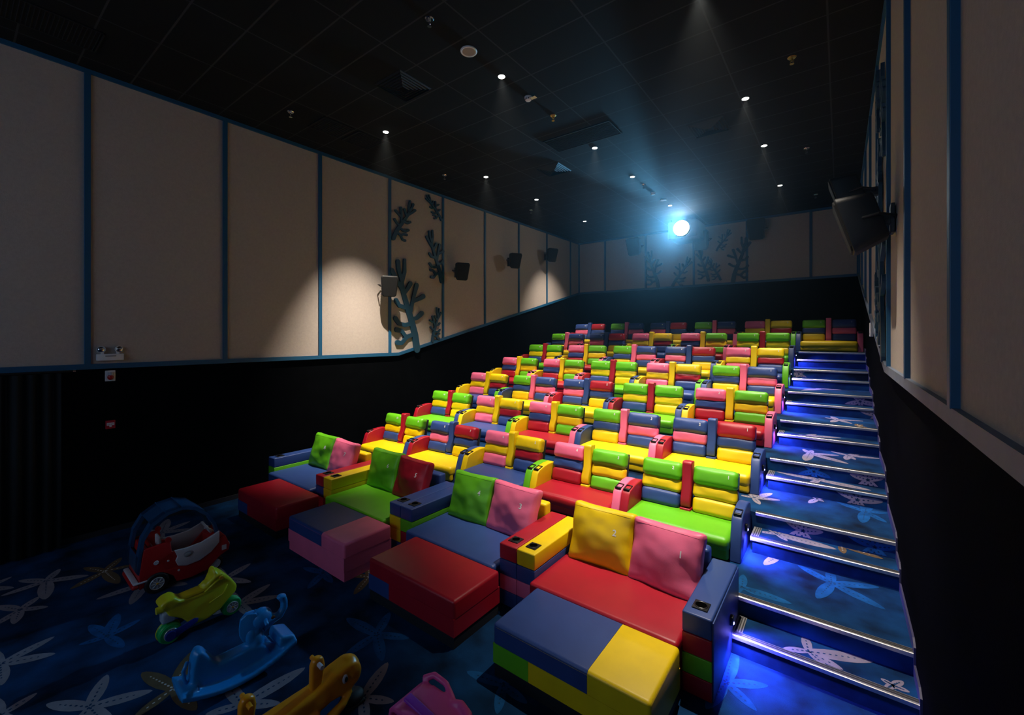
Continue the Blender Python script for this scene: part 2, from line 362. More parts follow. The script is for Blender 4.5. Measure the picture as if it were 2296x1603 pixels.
for k in range(2, 9):
    y, z = edge(k), plat(k); y1 = YB+0.05 if k == 8 else edge(k+1)
    bm = B(); box(bm, XL-0.1, XR+0.1, y, y1, z-2*RISE-0.02, z)
    stars_on(bm, [(c, p) for kk, c, p in AISLE_STARS if kk == k], (AX-.25, XR, y+.06, y1-.36 if k < 8 else y1), z)
    for c, x, a0 in RS[k]: riser_star(bm, c, x, z-RISE*.55, y, .2, a0, (AX, XR, z-RISE+.01, z-.04))
    struct(link('floor', bm, CM))
    x1 = XR-0.004
    n_ = struct(link('trim_%d' % tn, nosing_bm(AX, x1, y, z), [M_ALU, M_RUB])); tn += 1
    # the half step in front of this platform
    st = empty('carpeted_step', ((AX+XR)/2, y-0.35, z-2*RISE))
    tag(st, 'carpeted half step with metal nosing, below the aisle end of the %s seat row' % ORD[k], 'step', 'aisle half steps')
    bm = B(); x0 = (AX+.012) if k > 2 else -.80
    box(bm, x0, XR-.002, y-0.35, y-0.001, z-2*RISE, z-RISE)
    stars_on(bm, [(c, p) for kk, c, p in AISLE_STARS if kk == 's%d' % (k-1)], (x0+.07, XR-.01, y-.30, y-.01), z-RISE)
    if k in (4, 6): riser_star(bm, 'u' if k % 2 else 'g', -.5+.17*k, z-RISE*1.6, y-.35, .2, k*1.3, (x0, XR-.01, z-2*RISE+.01, z-RISE-.04))
    M = Matrix.Translation(-st.location); bm.transform(M)
    link('step_block', bm, CM, st)
    bm = nosing_bm(x0-.012 if k > 2 else -.79, XR-.004, y-0.35, z-RISE, 0.33); bm.transform(M)
    o = link('step_nosing', bm, [M_ALU, M_RUB], st)

# walls
KL, KZ = 6.77, 2.453
def wall_poly(z0, grow=0): return [(YF, z0+grow), (KL, z0+grow), (YB, z0+2.21+grow), (YB, CZ), (YF, CZ)]
bm = B(); box(bm, XL-0.25, XL-0.03, YF-.2, YB+.2, -0.2, CZ+.1); prism(bm, wall_poly(KZ, .03), XL-0.05, XL, mi=1)
struct(link('wall_left', bm, [M_LOW, M_FAB]))
bm = B(); box(bm, XR, XR+0.25, YF-.2, YB+.2, -0.2, CZ+.1); prism(bm, wall_poly(KZ+.07, .03), UXR, XR+.02, mi=1)
struct(link('wall_right', bm, [M_LOW, M_FAB]))
bm = B(); box(bm, XL-0.25, XR+.25, YB+.03, YB+.25, -0.2, CZ+.1); box(bm, XL, UXR, YB, YB+.05, 4.72, CZ, mi=1)
struct(link('wall_back', bm, [M_LOW, M_FAB]))
bm = B(); box(bm, XL-0.25, XR+.25, YF-.25, YF, -0.2, CZ+.1)
struct(link('wall_front', bm, M_LOW))
bm = B(); box(bm, XL-0.25, XR+.25, YF-.2, YB+.2, CZ, CZ+.1)
struct(link('ceiling', bm, M_CEIL))
def band(y0, z0, y1, z1, h): return [(y0, z0), (y1, z1), (y1, z1+h), (y0, z0+h)]
def trim(bm, m=M_BLUE):
    global tn
    o = struct(link('trim_%d' % tn, bm, m)); tn += 1; return o
# long trims under and over the fabric
bm = B(); prism(bm, [(YF, KZ), (KL, KZ), (YB, KZ+2.21), (YB, KZ+2.285), (KL, KZ+.075), (YF, KZ+.075)], XL-.03, XL+0.03); trim(bm)
bm = B(); zz = KZ+.07; prism(bm, [(YF, zz), (KL-.25, zz), (YB, zz+2.15), (YB, zz+2.225), (KL-.25, zz+.085), (YF, zz+.085)], UXR-0.03, XR+.02); trim(bm, M_SILL)
bm = B(); box(bm, XL, UXR, YB-.03, YB+.03, 4.66, 4.735); trim(bm)
bm = B(); box(bm, XL-.01, XL+.03, YF, YB, CZ-.06, CZ); trim(bm)
bm = B(); box(bm, UXR-.03, UXR+.02, YF, YB, CZ-.06, CZ); trim(bm)
bm = B(); box(bm, XL, UXR, YB-.03, YB+.01, CZ-.07, CZ); trim(bm)
def dado(y, z0=KZ+.07): return z0 if y < KL else z0+(y-KL)*2.21/(YB-KL)
for i in range(-3, 9):
    y = 1.26+1.7507*i
    bm = B(); box(bm, XL-.01, XL+.03, y-.035, y+.035, dado(y), CZ-.05, .004); trim(bm)
bm = B(); box(bm, XL, XL+.05, YB-.05, YB+.01, 4.7, CZ-.05); trim(bm)
for y in (-4.0, -2.3, -.6, 1.1, 2.80, 4.53, 6.16, 7.95, 9.7, 11.45, 13.2, 14.95):
    bm = B(); box(bm, UXR-.035, UXR+.01, y-.035, y+.035, dado(y, KZ+.15), CZ-.05, .004); trim(bm)
bm = B(); box(bm, UXR-.05, UXR+.01, YB-.05, YB+.01, 4.7, CZ-.05); trim(bm)
for x in (-7.47, -5.82, -4.10, -2.44, -.71):
    bm = B(); box(bm, x-.035, x+.035, YB-.03, YB+.01, 4.7, CZ-.05, .004); trim(bm)
# skirting beside the stairs: one overlapping board per tread
bm = B()
for k in range(2, 9):
    y, z = edge(k), plat(k)
    box_y1 = YB if k == 8 else edge(k+1)-.34
    prism(bm, [(y-.03, z-.10), (y-.03, z+.06), (y+.05, z+.10), (min(box_y1, y+1.07)+.03, z+.10), (min(box_y1, y+1.07)+.03, z-.02), (y+.02, z-.02)], XR-.014, XR+.01)
    prism(bm, [(y-.38, z-RISE-.10), (y-.38, z-RISE+.06), (y-.30, z-RISE+.10), (y+.02, z-RISE+.10), (y+.02, z-RISE-.02), (y-.33, z-RISE-.02)], XR-.014, XR+.01)
box(bm, XR-.014, XR+.01, YF, E0-.34, 0, .1)
struct(link('baseboard_right', bm, mat('skirting_violet', (0.05, 0.045, 0.10), 0.5)))
bm = B(); box(bm, XL-.03, XL-.012, YF, E0, 0, .08); struct(link('baseboard_left', bm, mat('skirting_dark', (0.02, 0.02, 0.025), 0.5)))

# projection screen behind the camera (lit by the projector)
o = empty('projection_screen', (-4.1, YF+.06, 1.5)); tag(o, 'wide white projection screen on the front wall facing the seats', 'screen')
bm = B(); box(bm, -3.9, 3.9, -.012, .012, 0.05, 4.35); link('screen_surface', bm, mat('screen_cloth', (0.75, 0.75, 0.75), .8), o)
bm = B()
for a in ((-4.0, -3.9, 0, 4.4), (3.9, 4.0, 0, 4.4), (-4.0, 4.0, 4.35, 4.45), (-4.0, 4.0, -.05, .05)): box(bm, a[0], a[1], -.04, .03, a[2], a[3])
link('screen_frame', bm, M_DARK, o)

# ------------------------------------------------------------------ coral cut-outs on the walls
def coral(name, label, loc, rot, sc, flip, group, tilt=0.0, trim_i=None, thick=0.035):
    """branching board cut-out; template lies in a (y,z) frame with its foot at 0,0"""
    bm = B(); fy, fz = CORAL[0][0]
    for bi, br_ in enumerate(CORAL):
        if trim_i and bi in trim_i: continue
        pts = [((y-fy)*flip, z-fz) for y, z in br_]
        n_ = len(pts); w0, w1 = (0.10, 0.042) if bi == 0 else (0.052, 0.048)
        for j in range(n_-1):
            a, c = Vector(pts[j]), Vector(pts[j+1]); d = (c-a)
            ra = w0+(w1-w0)*j/(n_-1); rb = w0+(w1-w0)*(j+1)/(n_-1)
            if bi and j == n_-2: rb = 0.062
            nn = Vector((-d.y, d.x)).normalized()
            pl = [a-nn*ra, c-nn*rb]
            a0 = math.atan2(-nn.y, -nn.x)
            pl += [c+Vector((math.cos(a0+q*PI/7), math.sin(a0+q*PI/7)))*rb for q in range(1, 7)]
            pl += [c+nn*rb, a+nn*ra]
            pl += [a+Vector((math.cos(a0+PI+q*PI/7), math.sin(a0+PI+q*PI/7)))*ra for q in range(1, 7)]
            pr = [(p.x, p.y) for p in pl]
            prism(bm, pr, -0.0002*j-0.0007*bi*.5, thick+0.0003*bi+0.0001*j)
    bm.transform(Matrix.Rotation(tilt, 4, 'X'))
    o = link(name, bm, M_CORAL); o.location = loc; o.rotation_euler = rot; o.scale = sc
    tag(o, label, 'wall decoration', group)
    return o
GL = 'coral cut-outs on the left wall'
coral('coral_decoration', 'large teal coral cut-out rising from the trim beside the lit patch on left wall', (XL+.012, 7.33, 2.60), (0, 0, 0), (1, 1, 1), 1, GL)
coral('coral_decoration', 'teal coral cut-out high on left wall, just right of the blue upright', (XL+.012, 6.60, 5.30), (0, 0, 0), (1, .55, .5), -1, GL, -.25)
coral('coral_decoration', 'medium teal coral cut-out at mid height in the coral panel of left wall', (XL+.012, 8.19, 4.42), (0, 0, 0), (1, .58, .60), 1, GL, .08)
coral('coral_decoration', 'small teal coral cut-out close under the ceiling on left wall', (XL+.012, 8.19, 6.08), (0, 0, 0), (1, .40, .29), 1, GL, .35)
coral('coral_decoration', 'smallest teal coral cut-out at the foot of the left wall coral panel', (XL+.012, 7.86, 2.80), (0, 0, 0), (1, .40, .40), -1, GL)
GB = 'coral cut-outs on the back wall'
R90 = (0, 0, -PI/2)
def back(label, x, z, s, flip, tilt=0, trim_i=None): coral('coral_decoration', label, (x, YB-.012, z), R90, (1, s, s*.98), flip, GB, tilt, trim_i)
back('teal coral cut-out on back wall, left panel, left of the pair', -5.35, 4.75, .62, 1)
back('teal coral cut-out on back wall, left panel, right of the pair', -4.82, 4.75, .50, -1, -.3)
back('teal coral cut-out on back wall, right panel, leftmost', -3.62, 4.85, .50, 1)
back('teal coral cut-out on back wall, right panel, in the middle and slanting', -3.24, 4.85, .36, 1, .2)
back('tallest teal coral cut-out of the back wall, beside the right blue upright', -2.85, 4.75, .66, -1)
back('teal coral cut-out on back wall high above the tallest one', -3.35, 5.85, .34, -1, -.3)
GR = 'coral cut-outs on the right wall'
RR = (0, 0, PI)
def right(label, y, z, s, flip, tilt=0): coral('coral_decoration', label, (UXR-.012, y, z), RR, (1, s, s), flip, GR, tilt)
right('tall teal coral cut-out at the foot of the right wall coral panel', 6.75, 2.72, .95, 1)
right('teal coral cut-out on right wall directly behind the near speaker', 7.45, 4.45, .45, -1)
right('teal coral cut-out on right wall above the near speaker', 6.55, 5.05, .5, 1)
right('teal coral cut-out on right wall close under the ceiling', 7.45, 5.65, .38, 1)
right('small teal coral cut-out on right wall near the trim, farther back', 7.65, 3.0, .36, 1)

# ------------------------------------------------------------------ wall speakers
def speaker(label, loc, rz, group, s=1.0, tilt=0.30, arm=.22):
    """cinema surround speaker on a bracket; faces local -Y... away from the wall at local +Y"""
    o = empty('wall_speaker', loc, rz); tag(o, label, 'speaker', group)
    T = Matrix.Rotation(tilt, 4, 'X')
    bm = B(); prism(bm, [(-.18, -.21), (-.14, -.25), (.14, -.25), (.18, -.21), (.215, .21), (.18, .25), (-.18, .25), (-.215, .21)], -.14, .14, .02, 2, axis='y')
    # taper towards the rear
    for v in bm.verts:
        if v.co.y > 0: v.co.x *= .80; v.co.z *= .82
    bm.transform(Matrix.Diagonal((s, s, s*1.06, 1))); bm.transform(T); link('cabinet', bm, M_SPK, o, angle=40)
    bm = B(); prism(bm, [(-.16, -.19), (-.13, -.23), (.13, -.23), (.16, -.19), (.19, .20), (.165, .23), (-.165, .23), (-.19, .20)], -.155, -.135, .006, 1, axis='y')
    bm.transform(Matrix.Diagonal((s, s, s*1.06, 1))); bm.transform(T); link('grille', bm, M_GRILLE, o)
    bm = B()
    tube(bm, [(-.205*s, .0, .0), (-.24*s, .12, .02), (-.16*s, .25, .0), (.16*s, .25, .0), (.24*s, .12, .02), (.205*s, .0, .0)], .013, 8)
    box(bm, -.05, .05, .12, arm+.13, -.05, .05); box(bm, -.09, .09, arm+.12, arm+.15, -.14, .14, .005)
    link('bracket', bm, M_BLACK, o)
    return o
for i, (y, z) in enumerate(((6.22, 4.10), (8.62, 4.72), (11.05, 5.35), (13.26, 5.86))):
    speaker('black wall speaker on left wall, %s' % ['nearest, beside the blue upright and lit patch', 'between the coral panel and next upright', 'third one towards the back wall', 'farthest, closest to the back corner'][i], (XL+.36, y, z), PI/2-.5, 'surround speakers on the left wall', .92)
speaker('black speaker high on back wall left of the projector', (-6.1, YB-.40, 6.28), 0, 'speakers on the back wall', 1.25)
speaker('black speaker on back wall hidden in the projector glare', (-3.75, YB-.40, 6.20), 0, 'speakers on the back wall', 1.25)
speaker('black speaker high on back wall right of the coral panels', (-2.1, YB-.40, 6.33), 0, 'speakers on the back wall', 1.25)
speaker('large black speaker on right wall nearest the camera', (UXR-.26, 5.62, 4.08), -PI/2, 'speakers on the right wall', 1.08, .30, .10)
speaker('black speaker on right wall just behind the nearest one', (UXR-.34, 7.2, 4.78), -PI/2, 'speakers on the right wall', 1.0)

# ------------------------------------------------------------------ ceiling fittings
M_LED = mat('downlight_lens', (1, 1, 1), .4, emit=(1.0, 0.93, 0.82), estr=14)
SPOT = [(-6.81, 5.04, SL*1.8), (-3.99, 5.00, SL*.95), (-1.22, 5.0, SL*1.35),
        (-6.81, 7.93, SL*.95), (-3.99, 8.05, SL*1.0), (-1.22, 7.85, SL*.95),
        (-6.81, 10.11, SL*.8), (-3.99, 10.06, SL*.85), (-1.22, 10.02, SL*.85),
        (-6.81, 13.0, SL*.55), (-3.99, 12.95, SL*.33), (-1.22, 12.91, SL*.38)]
AIMS = {0: (-1.0, .75, -4.6), 9: (-1.1, .5, -3.0)}      # gimballed towards the left wall
cn = ['left line', 'middle line', 'right line']; rn = ['nearest the screen', 'second from the screen', 'third from the screen', 'nearest the back wall']
for i, (x, y, e) in enumerate(SPOT):
    o = empty('downlight', (x, y, CZ)); tag(o, 'small round ceiling downlight, %s, %s' % (cn[i % 3], rn[i//3]), 'ceiling light', 'ceiling downlights')
    bm = B(); torus(bm, (0, 0, -.003), .055, .008, 'z', 24, 8); link('bezel', bm, M_BLACK, o, smooth=True)
    bm = B(); cyl(bm, (0, 0, -.012), (0, 0, -.002), .05, n=24); link('lens', bm, M_LED, o)
    ai = AIMS.get(i, (0, [1.3, 1.5, .5][i] if i < 3 else (.5 if i < 9 else -.5), -6.8)); sd = {0: 60, 9: 68}.get(i, SPOT_DEG)
    lamp('downlight_beam', 'SPOT', (0, 0, -.03), e, (1.0, .90, .76), parent=o, aim=ai, spot_size=math.radians(sd), spot_blend=1.0, shadow_soft_size=.04)
for j, (x, y) in enumerate(((-3.97, 3.57), (-3.99, 6.44), (-7.51, 3.61), (-.53, 7.09), (-.55, 10.71), (-7.54, 7.26), (-7.52, 10.87), (-3.98, 10.77), (-.53, 14.35))):
    o = empty('sprinkler_head', (x, y, CZ)); tag(o, 'fire sprinkler head, %s' % ['chrome, nearest the camera over the floor', 'brassy, beside a smoke detector in the middle', 'chrome, near the left wall top', 'brassy, nearest the right wall', 'dull, second along the right wall', 'dull, left side above the coral panel', 'dull, left side towards the back', 'dull, middle near the projector', 'dull, last along the right wall'][j], 'sprinkler', 'ceiling sprinklers')
    m_ = M_BRASS if j in (1, 3) else M_CHROME
    bm = B(); cyl(bm, (0, 0, -.012), (0, 0, 0), .045, .055); cyl(bm, (0, 0, -.05), (0, 0, -.01), .012); link('rosette', bm, m_, o)
    bm = B(); tube(bm, [(-.018, 0, -.04), (-.02, 0, -.07), (0, 0, -.085), (.02, 0, -.07), (.018, 0, -.04)], .004, 6); cyl(bm, (0, 0, -.092), (0, 0, -.086), .026); link('deflector', bm, m_, o)
o = empty('ceiling_loudspeaker', (-3.99, 4.29, CZ)); tag(o, 'round white ceiling loudspeaker with grille near the top centre', 'loudspeaker')
bm = B(); torus(bm, (0, 0, -.006), .10, .014, 'z', 32, 8); link('rim', bm, M_WHITE, o, smooth=True)
bm = B(); cyl(bm, (0, 0, -.012), (0, 0, 0), .095, n=32); link('grille', bm, mat('pale_mesh', (.42, .36, .36), .7, bump=.5, bscale=600), o)
for j, (x, y, lb) in enumerate(((-4.0, 5.70, 'white dome smoke detector with paper tag on the ceiling'), (-4.0, 11.53, 'white smoke detector near the hanging projector'))):
    o = empty('smoke_detector', (x, y, CZ)); tag(o, lb, 'smoke detector')
    bm = B(); cyl(bm, (0, 0, -.02), (0, 0, 0), .062, n=28); cyl(bm, (0, 0, -.055), (0, 0, -.02), .045, .06, n=28); cyl(bm, (0, 0, -.065), (0, 0, -.055), .02, .044, n=28); link('housing', bm, M_WHITE, o, angle=30)
    bm = B()
    for q in range(10):
        a = q*PI/5; box(bm, -.008, .008, -.003, .003, -.048, -.03, M=Matrix.Rotation(a, 4, 'Z') @ Matrix.Translation((0, -.053, 0)))
    link('vent_slots', bm, M_BLACK, o)
    if j == 0:
        bm = B(); box(bm, .04, .15, -.035, .035, -.045, -.043); link('paper_tag', bm, mat('paper_tag', (.75, .68, .42), .7), o)
o = empty('ceiling_disc', (-3.98, 12.31, CZ)); tag(o, 'flat pale ceiling disc just in front of the hanging projector', 'ceiling fitting')
bm = B(); cyl(bm, (0, 0, -.02), (0, 0, 0), .09, n=28); link('plate', bm, M_WHITE, o); bm = B(); torus(bm, (0, 0, -.02), .07, .008, 'z'); link('rim', bm, M_WHITE, o)
M_VENT = mat('vent_metal', (0.004, 0.004, 0.005), .6)
def diffuser(x, y, label):
    o = empty('air_diffuser', (x, y, CZ)); tag(o, label, 'air vent', 'square air diffusers')
    bm = B()
    for q in range(6):
        a = .30-.045*q; z0 = -.004-.006*q; b_ = a-.016
        for M in [Matrix.Rotation(t*PI/2, 4, 'Z') for t in range(4)]:
            t = bmesh.new(); vs = [t.verts.new(p) for p in ((-a, -a, z0), (a, -a, z0), (b_, -b_, z0-.018), (-b_, -b_, z0-.018))]; t.faces.new(vs)
            ex = bmesh.ops.extrude_face_region(t, geom=list(t.faces))
            for g in ex['geom']:
                if isinstance(g, bmesh.types.BMVert): g.co.z += .003
            t.transform(M); merge(bm, t)
    link('louvres', bm, M_VENT, o); bm = B(); box(bm, -.31, .31, -.31, .31, -.004, 0); link('back_plate', bm, mat('vent_shade_black', (.0015, .0015, .0015), .9), o)  # plate coloured near-black for the shade behind the louvres
diffuser(-5.36, 4.29, 'square black air diffuser in the ceiling, left of the camera')
diffuser(-1.93, 8.54, 'square black air diffuser right of the projector axis')
diffuser(-5.27, 8.53, 'faint square air diffuser left of the projector axis')
def grille(x, y, sx, sy, label):
    o = empty('air_grille', (x, y, CZ)); tag(o, label, 'air vent', 'flat return air grilles')
    bm = B(); box(bm, -sx/2, sx/2, -sy/2, sy/2, -.006, 0); link('back_plate', bm, mat('vent_shade_black', (.002, .002, .002), .9), o)  # same painted shade behind the slats
    bm = B(); n_ = int(sy/.04)
    for q in range(n_): box(bm, -sx/2+.01, sx/2-.01, -sy/2+.02+q*.04, -sy/2+.026+q*.04, -.016, -.005, M=None)
    for a in ((-sx/2, -sx/2+.015, -sy/2, sy/2), (sx/2-.015, sx/2, -sy/2, sy/2), (-sx/2, sx/2, -sy/2, -sy/2+.015), (-sx/2, sx/2, sy/2-.015, sy/2)): box(bm, a[0], a[1], a[2], a[3], -.018, 0)
    link('slats', bm, mat('slat_black', (.0025, .0025, .003), .8), o)
grille(-7.47, 4.33, .58, .58, 'black return grille near left wall, nearer of two')
grille(-7.47, 5.00, .58, .58, 'black return grille near left wall, farther of two')
grille(-3.98, 7.47, 1.4, .6, 'long dark return grille in the middle of the ceiling')
grille(-7.73, .80, .58, .9, 'black return grille at the top left corner of view')

# ------------------------------------------------------------------ projector hanging from the ceiling
PJ = (-4.09, 14.55, 6.42)
o = empty('cinema_projector', PJ); tag(o, 'projector in a dark hanging enclosure with glaring white lens facing the room', 'projector')
bm = B(); box(bm, -.46, .46, .02, 1.1, -.28, .27, .02); link('enclosure', bm, M_SPK, o, angle=40)
bm = B()
for x in (-.38, .38):
    for y in (.1, 1.0): cyl(bm, (x, y, .18), (x, y, .36), .012, n=10)
link('hanger_rods', bm, M_BLACK, o)
bm = B(); cyl(bm, (0, -.10, 0), (0, .05, 0), .255, .255, n=36); torus(bm, (0, -.10, 0), .25, .016, 'y', 36, 8); link('lens_barrel', bm, M_BLACK, o, angle=40)
bm = B(); ball(bm, (0, -.105, 0), .245, 1, .35, 1, 28)
link('lens', bm, mat('projector_beam_lens', (1, 1, 1), .2, emit=(.78, .93, 1.0), estr=PROJ_E), o, smooth=True)
lamp('projector_beam', 'SPOT', (0, -.2, 0), PROJ_W, (.16, .58, 1.0), parent=o, aim=(0, -19.5, -3.6), spot_size=math.radians(36), spot_blend=.15, shadow_soft_size=.14)

# ------------------------------------------------------------------ left wall fittings, curtain, right wall box
o = empty('emergency_light', (XL, 1.50, 2.62)); tag(o, 'white twin head emergency light on left wall above the trim', 'emergency light')
bm = B(); box(bm, 0, .07, -.15, .15, -.05, .05, .012); box(bm, .02, .05, -.10, -.07, .04, .08); box(bm, .02, .05, .07, .10, .04, .08); link('battery_case', bm, M_WHITE, o, angle=35)
bm = B(); box(bm, .0695, .072, -.06, .06, .012, .026); link('indicator_strip', bm, mat('grey_strip', (.15, .16, .17), .4), o)
for s, yy in (('l', -.10), ('r', .10)):
    bm = B(); t = bmesh.new(); bmesh.ops.create_uvsphere(t, u_segments=24, v_segments=14, radius=.05)
    bmesh.ops.delete(t, geom=[v for v in t.verts if v.co.x > .012], context='VERTS')
    t.transform(Matrix.Translation((.045, yy, .115)) @ Matrix.Rotation(-.35 if s == 'l' else .35, 4, 'Z')); merge(bm, t)
    h_ = link('lamp_head', bm, M_WHITE, o, smooth=True)
    md = h_.modifiers.new('thick', 'SOLIDIFY'); md.thickness = .004
    bm = B(); ball(bm, (.052, yy, .115), .038, .35, 1, 1, 18); link('reflector', bm, M_CHROME, h_, smooth=True)
XLL = XL-.03
o = empty('alarm_beacon', (XLL, 1.51, 2.34)); tag(o, 'white wall plate with red alarm beacon just under the blue trim', 'fire alarm')
bm = B(); box(bm, 0, .015, -.057, .057, -.08, .08, .005); link('plate', bm, M_WHITE, o)
bm = B(); cyl(bm, (.03, 0, .01), (.03, 0, .055), .032, n=20); link('sounder', bm, mat('grey_cap', (.35, .36, .4), .4), o, angle=40)
bm = B(); ball(bm, (.025, 0, -.02), .036, .9, 1, 1.15, 18); link('red_lens', bm, mat('red_lens', (.35, .01, .01), .25), o, smooth=True)
o = empty('fire_call_point', (XLL, 1.51, 1.615)); tag(o, 'small red fire call point with white label on black left wall', 'fire alarm')
bm = B(); box(bm, 0, .03, -.054, .054, -.062, .062, .006); link('housing', bm, mat('alarm_red', (.45, .01, .03), .4), o)
bm = B(); box(bm, .03, .032, -.042, .042, -.012, .028); box(bm, .03, .032, -.013, .013, -.035, -.012); link('label_plate', bm, M_WHITE, o)
bm = B()
for yy in (-.028, -.01, .008, .026): box(bm, .032, .0325, yy-.005, yy+.005, .003, .012)
link('printed_marks', bm, M_BLACK, o)
bm = B()
pts = [(YF+.1+.02*i, XL+.09+.045*math.sin(i*.9)+.02*math.sin(i*.37)) for i in range(300) if YF+.1+.02*i < 1.0]
for i in range(len(pts)-1):
    (y0, x0), (y1, x1) = pts[i], pts[i+1]
    f = [bm.verts.new(p) for p in ((x0, y0, .02), (x1, y1, .02), (x1, y1, 2.42), (x0, y0, 2.42))]; bm.faces.new(f)
bmesh.ops.remove_doubles(bm, verts=bm.verts, dist=1e-5)
o = link('stage_curtain', bm, mat('curtain_black', (.003, .004, .005), .9), smooth=True); md = o.modifiers.new('thick', 'SOLIDIFY'); md.thickness = .006
tag(o, 'floor length black curtain in folds at the left edge of the wall', 'curtain')
o = empty('curtain_rail', (XL+.09, YF+.1, 2.44)); tag(o, 'dark curtain rail under the blue trim on left wall', 'rail')
bm = B(); box(bm, -.02, .02, 0, 6.0, -.01, .015); link('track', bm, M_BLACK, o); bm = B(); cyl(bm, (0, 6.0, 0), (0, 6.03, 0), .018); link('end_cap', bm, M_CHROME, o)
o = empty('exit_box', (XR, 10.4, 3.02)); tag(o, 'small white box on the right wall just under the trim, upstairs', 'wall box')
bm = B(); box(bm, -.05, 0, -.16, .16, -.10, .16, .01); link('case', bm, M_WHITE, o); bm = B(); box(bm, -.052, -.05, -.04, .04, -.06, -.03); link('label_plate', bm, mat('grey_strip', (.15, .16, .17), .4), o)

# ------------------------------------------------------------------ double recliners (rows 2 to 8)
HW = .737                                             # half width of one double seat
AT = .118                                             # armrest thickness
arm_prof = [(.66, .0), (.735, .26), (.80, .44), (.85, .485), (1.0, .515), (1.12, .53), (1.25, .525), (1.34, .50), (1.38, .46), (1.385, .30), (1.385, .0)]
bm = B(); prism(bm, arm_prof, -AT/2, AT/2, .016, 3); ME_ARM = shared('armrest', bm, 1, angle=50)
bm = B()
Mh = Matrix.Translation((0, .90, .5015)) @ Matrix.Rotation(.17, 4, 'X')
box(bm, -.043, .043, -.075, -.045, -.02, .013, .007, 2, M=Mh); box(bm, -.043, .043, .05, .062, -.02, .010, .004, 1, M=Mh)
box(bm, -.043, -.035, -.05, .055, -.02, .010, .003, 1, M=Mh); box(bm, .035, .043, -.05, .055, -.02, .010, .003, 1, M=Mh)
box(bm, -.04, .04, -.05, .06, -.022, -.012, M=Mh)
ME_CUP = shared('cup_holder', bm, 1, angle=40)
bm = B(); box(bm, -HW+.02, HW-.02, .74, 1.36, .002, .15); ME_BASE = shared('base', bm, 1, False)
IW = HW-AT
bm = B(); puff(bm, (2*IW+.01, .66, .17), .055, (16, 8, 2), (0, .015, .012), .006, 4, 1, M=Matrix.Translation((0, .93, .185)))
ME_SEAT = shared('seat_cushion', bm)
bm = B(); puff(bm, (2*IW, .08, .15), .035, (14, 2, 4), (0, .012, 0), .004, 4, 3, M=Matrix.Translation((0, .655, .085)))
ME_FOOT = shared('front_panel', bm)
LEAN = 17*PI/180
def seg(sx, sy, z0, z1, r, bulge, nz, seed, pinch=0):
    bm = B(); puff(bm, (sx, sy, z1-z0), r, (10, 2, 5), (0, bulge, .008), nz, 6, seed, pinch); return bm
ME_HEAD = [shared('headrest', seg(.54, .17, 0, .225, .06, .012, .006, s, .02)) for s in (1, 2, 3)]
ME_MID = [shared('back_cushion', seg(.535, .13, 0, .185, .05, .008, .010, s)) for s in (4, 5, 6)]
ME_LOWC = [shared('lumbar_cushion', seg(.52, .13, 0, .20, .05, .008, .006, s)) for s in (7, 8, 9)]
bm = B(); prism(bm, [(1.22, .22), (1.38, .22), (1.395, .5), (1.455, .80), (1.40, .80), (1.33, .55), (1.28, .45)], -.26, .26, .01, 2); ME_SHELL = shared('back_shell', bm, 1, angle=40)
bm = B(); prism(bm, [(1.15, .33), (1.175, .31), (1.30, .31), (1.36, .5), (1.40, .88), (1.27, .895), (1.245, .87), (1.225, .56), (1.155, .43)], -.062, .062, .014, 3); ME_POST = shared('centre_post', bm, 1, angle=45)
bm = B(); box(bm, -.07, .07, 1.14, 1.3, .235, .305, .015, 3); ME_POSTB = shared('post_foot', bm, 1, angle=45)
bm = B(); box(bm, -.008, .028, -.03, .03, -.03, .05, .008, 2); ME_LAMPH = shared('step_light', bm, 1, angle=45)
bm = B(); ball(bm, (.024, 0, -.012), .016, .6, 1, .8, 12); ME_LAMPL = shared('light_lens', bm, 1)
M_BLED = mat('blue_led', (.1, .1, 1), .4, emit=(.25, .25, 1.0), estr=25)
ME_NUM = {}
def number_me(n, hi):
    key = (n, hi)
    if key not in ME_NUM: ME_NUM[key] = shared('number', stitched_number(ME_HEAD[hi], str(n), .060, .165, .03), 1, False)
    return ME_NUM[key]
TYPES = {  # heads (left,right), middle, low, post, seat, left arm, right arm
 'A': ('green', 'green', 'yellow', 'yellow', 'navy', 'yellow', 'red', 'green', 'red', 'navy'),
 'F': ('green', 'green', 'yellow', 'yellow', 'navy', 'yellow', 'red', 'yellow', 'red', 'navy'),
 'B': ('pink', 'green', 'navy', 'yellow', 'red', 'green', 'yellow', 'red', 'yellow', 'pink'),
 'C': ('pink', 'yellow', 'yellow', 'red', 'pink', 'navy', 'yellow', 'navy', 'yellow', 'green'),
 'D': ('navy', 'red', 'pink', 'navy', 'navy', 'yellow', 'navy', 'yellow', 'red', 'navy'),
 'E': ('green', 'navy', 'navy', 'pink', 'yellow', 'navy', 'pink', 'yellow', 'navy', 'pink')}
ROWS = {2: 'ABCDF', 3: 'DEBCA', 4: 'BADEC', 5: 'ECABB', 6: 'CDEBA', 7: 'ABCDE', 8: 'ECEDED'}
PLACE = ['at the aisle', 'second from the aisle', 'third from the aisle', 'fourth from the aisle', 'by the left wall', 'sixth from right']
rv = random.Random(5)
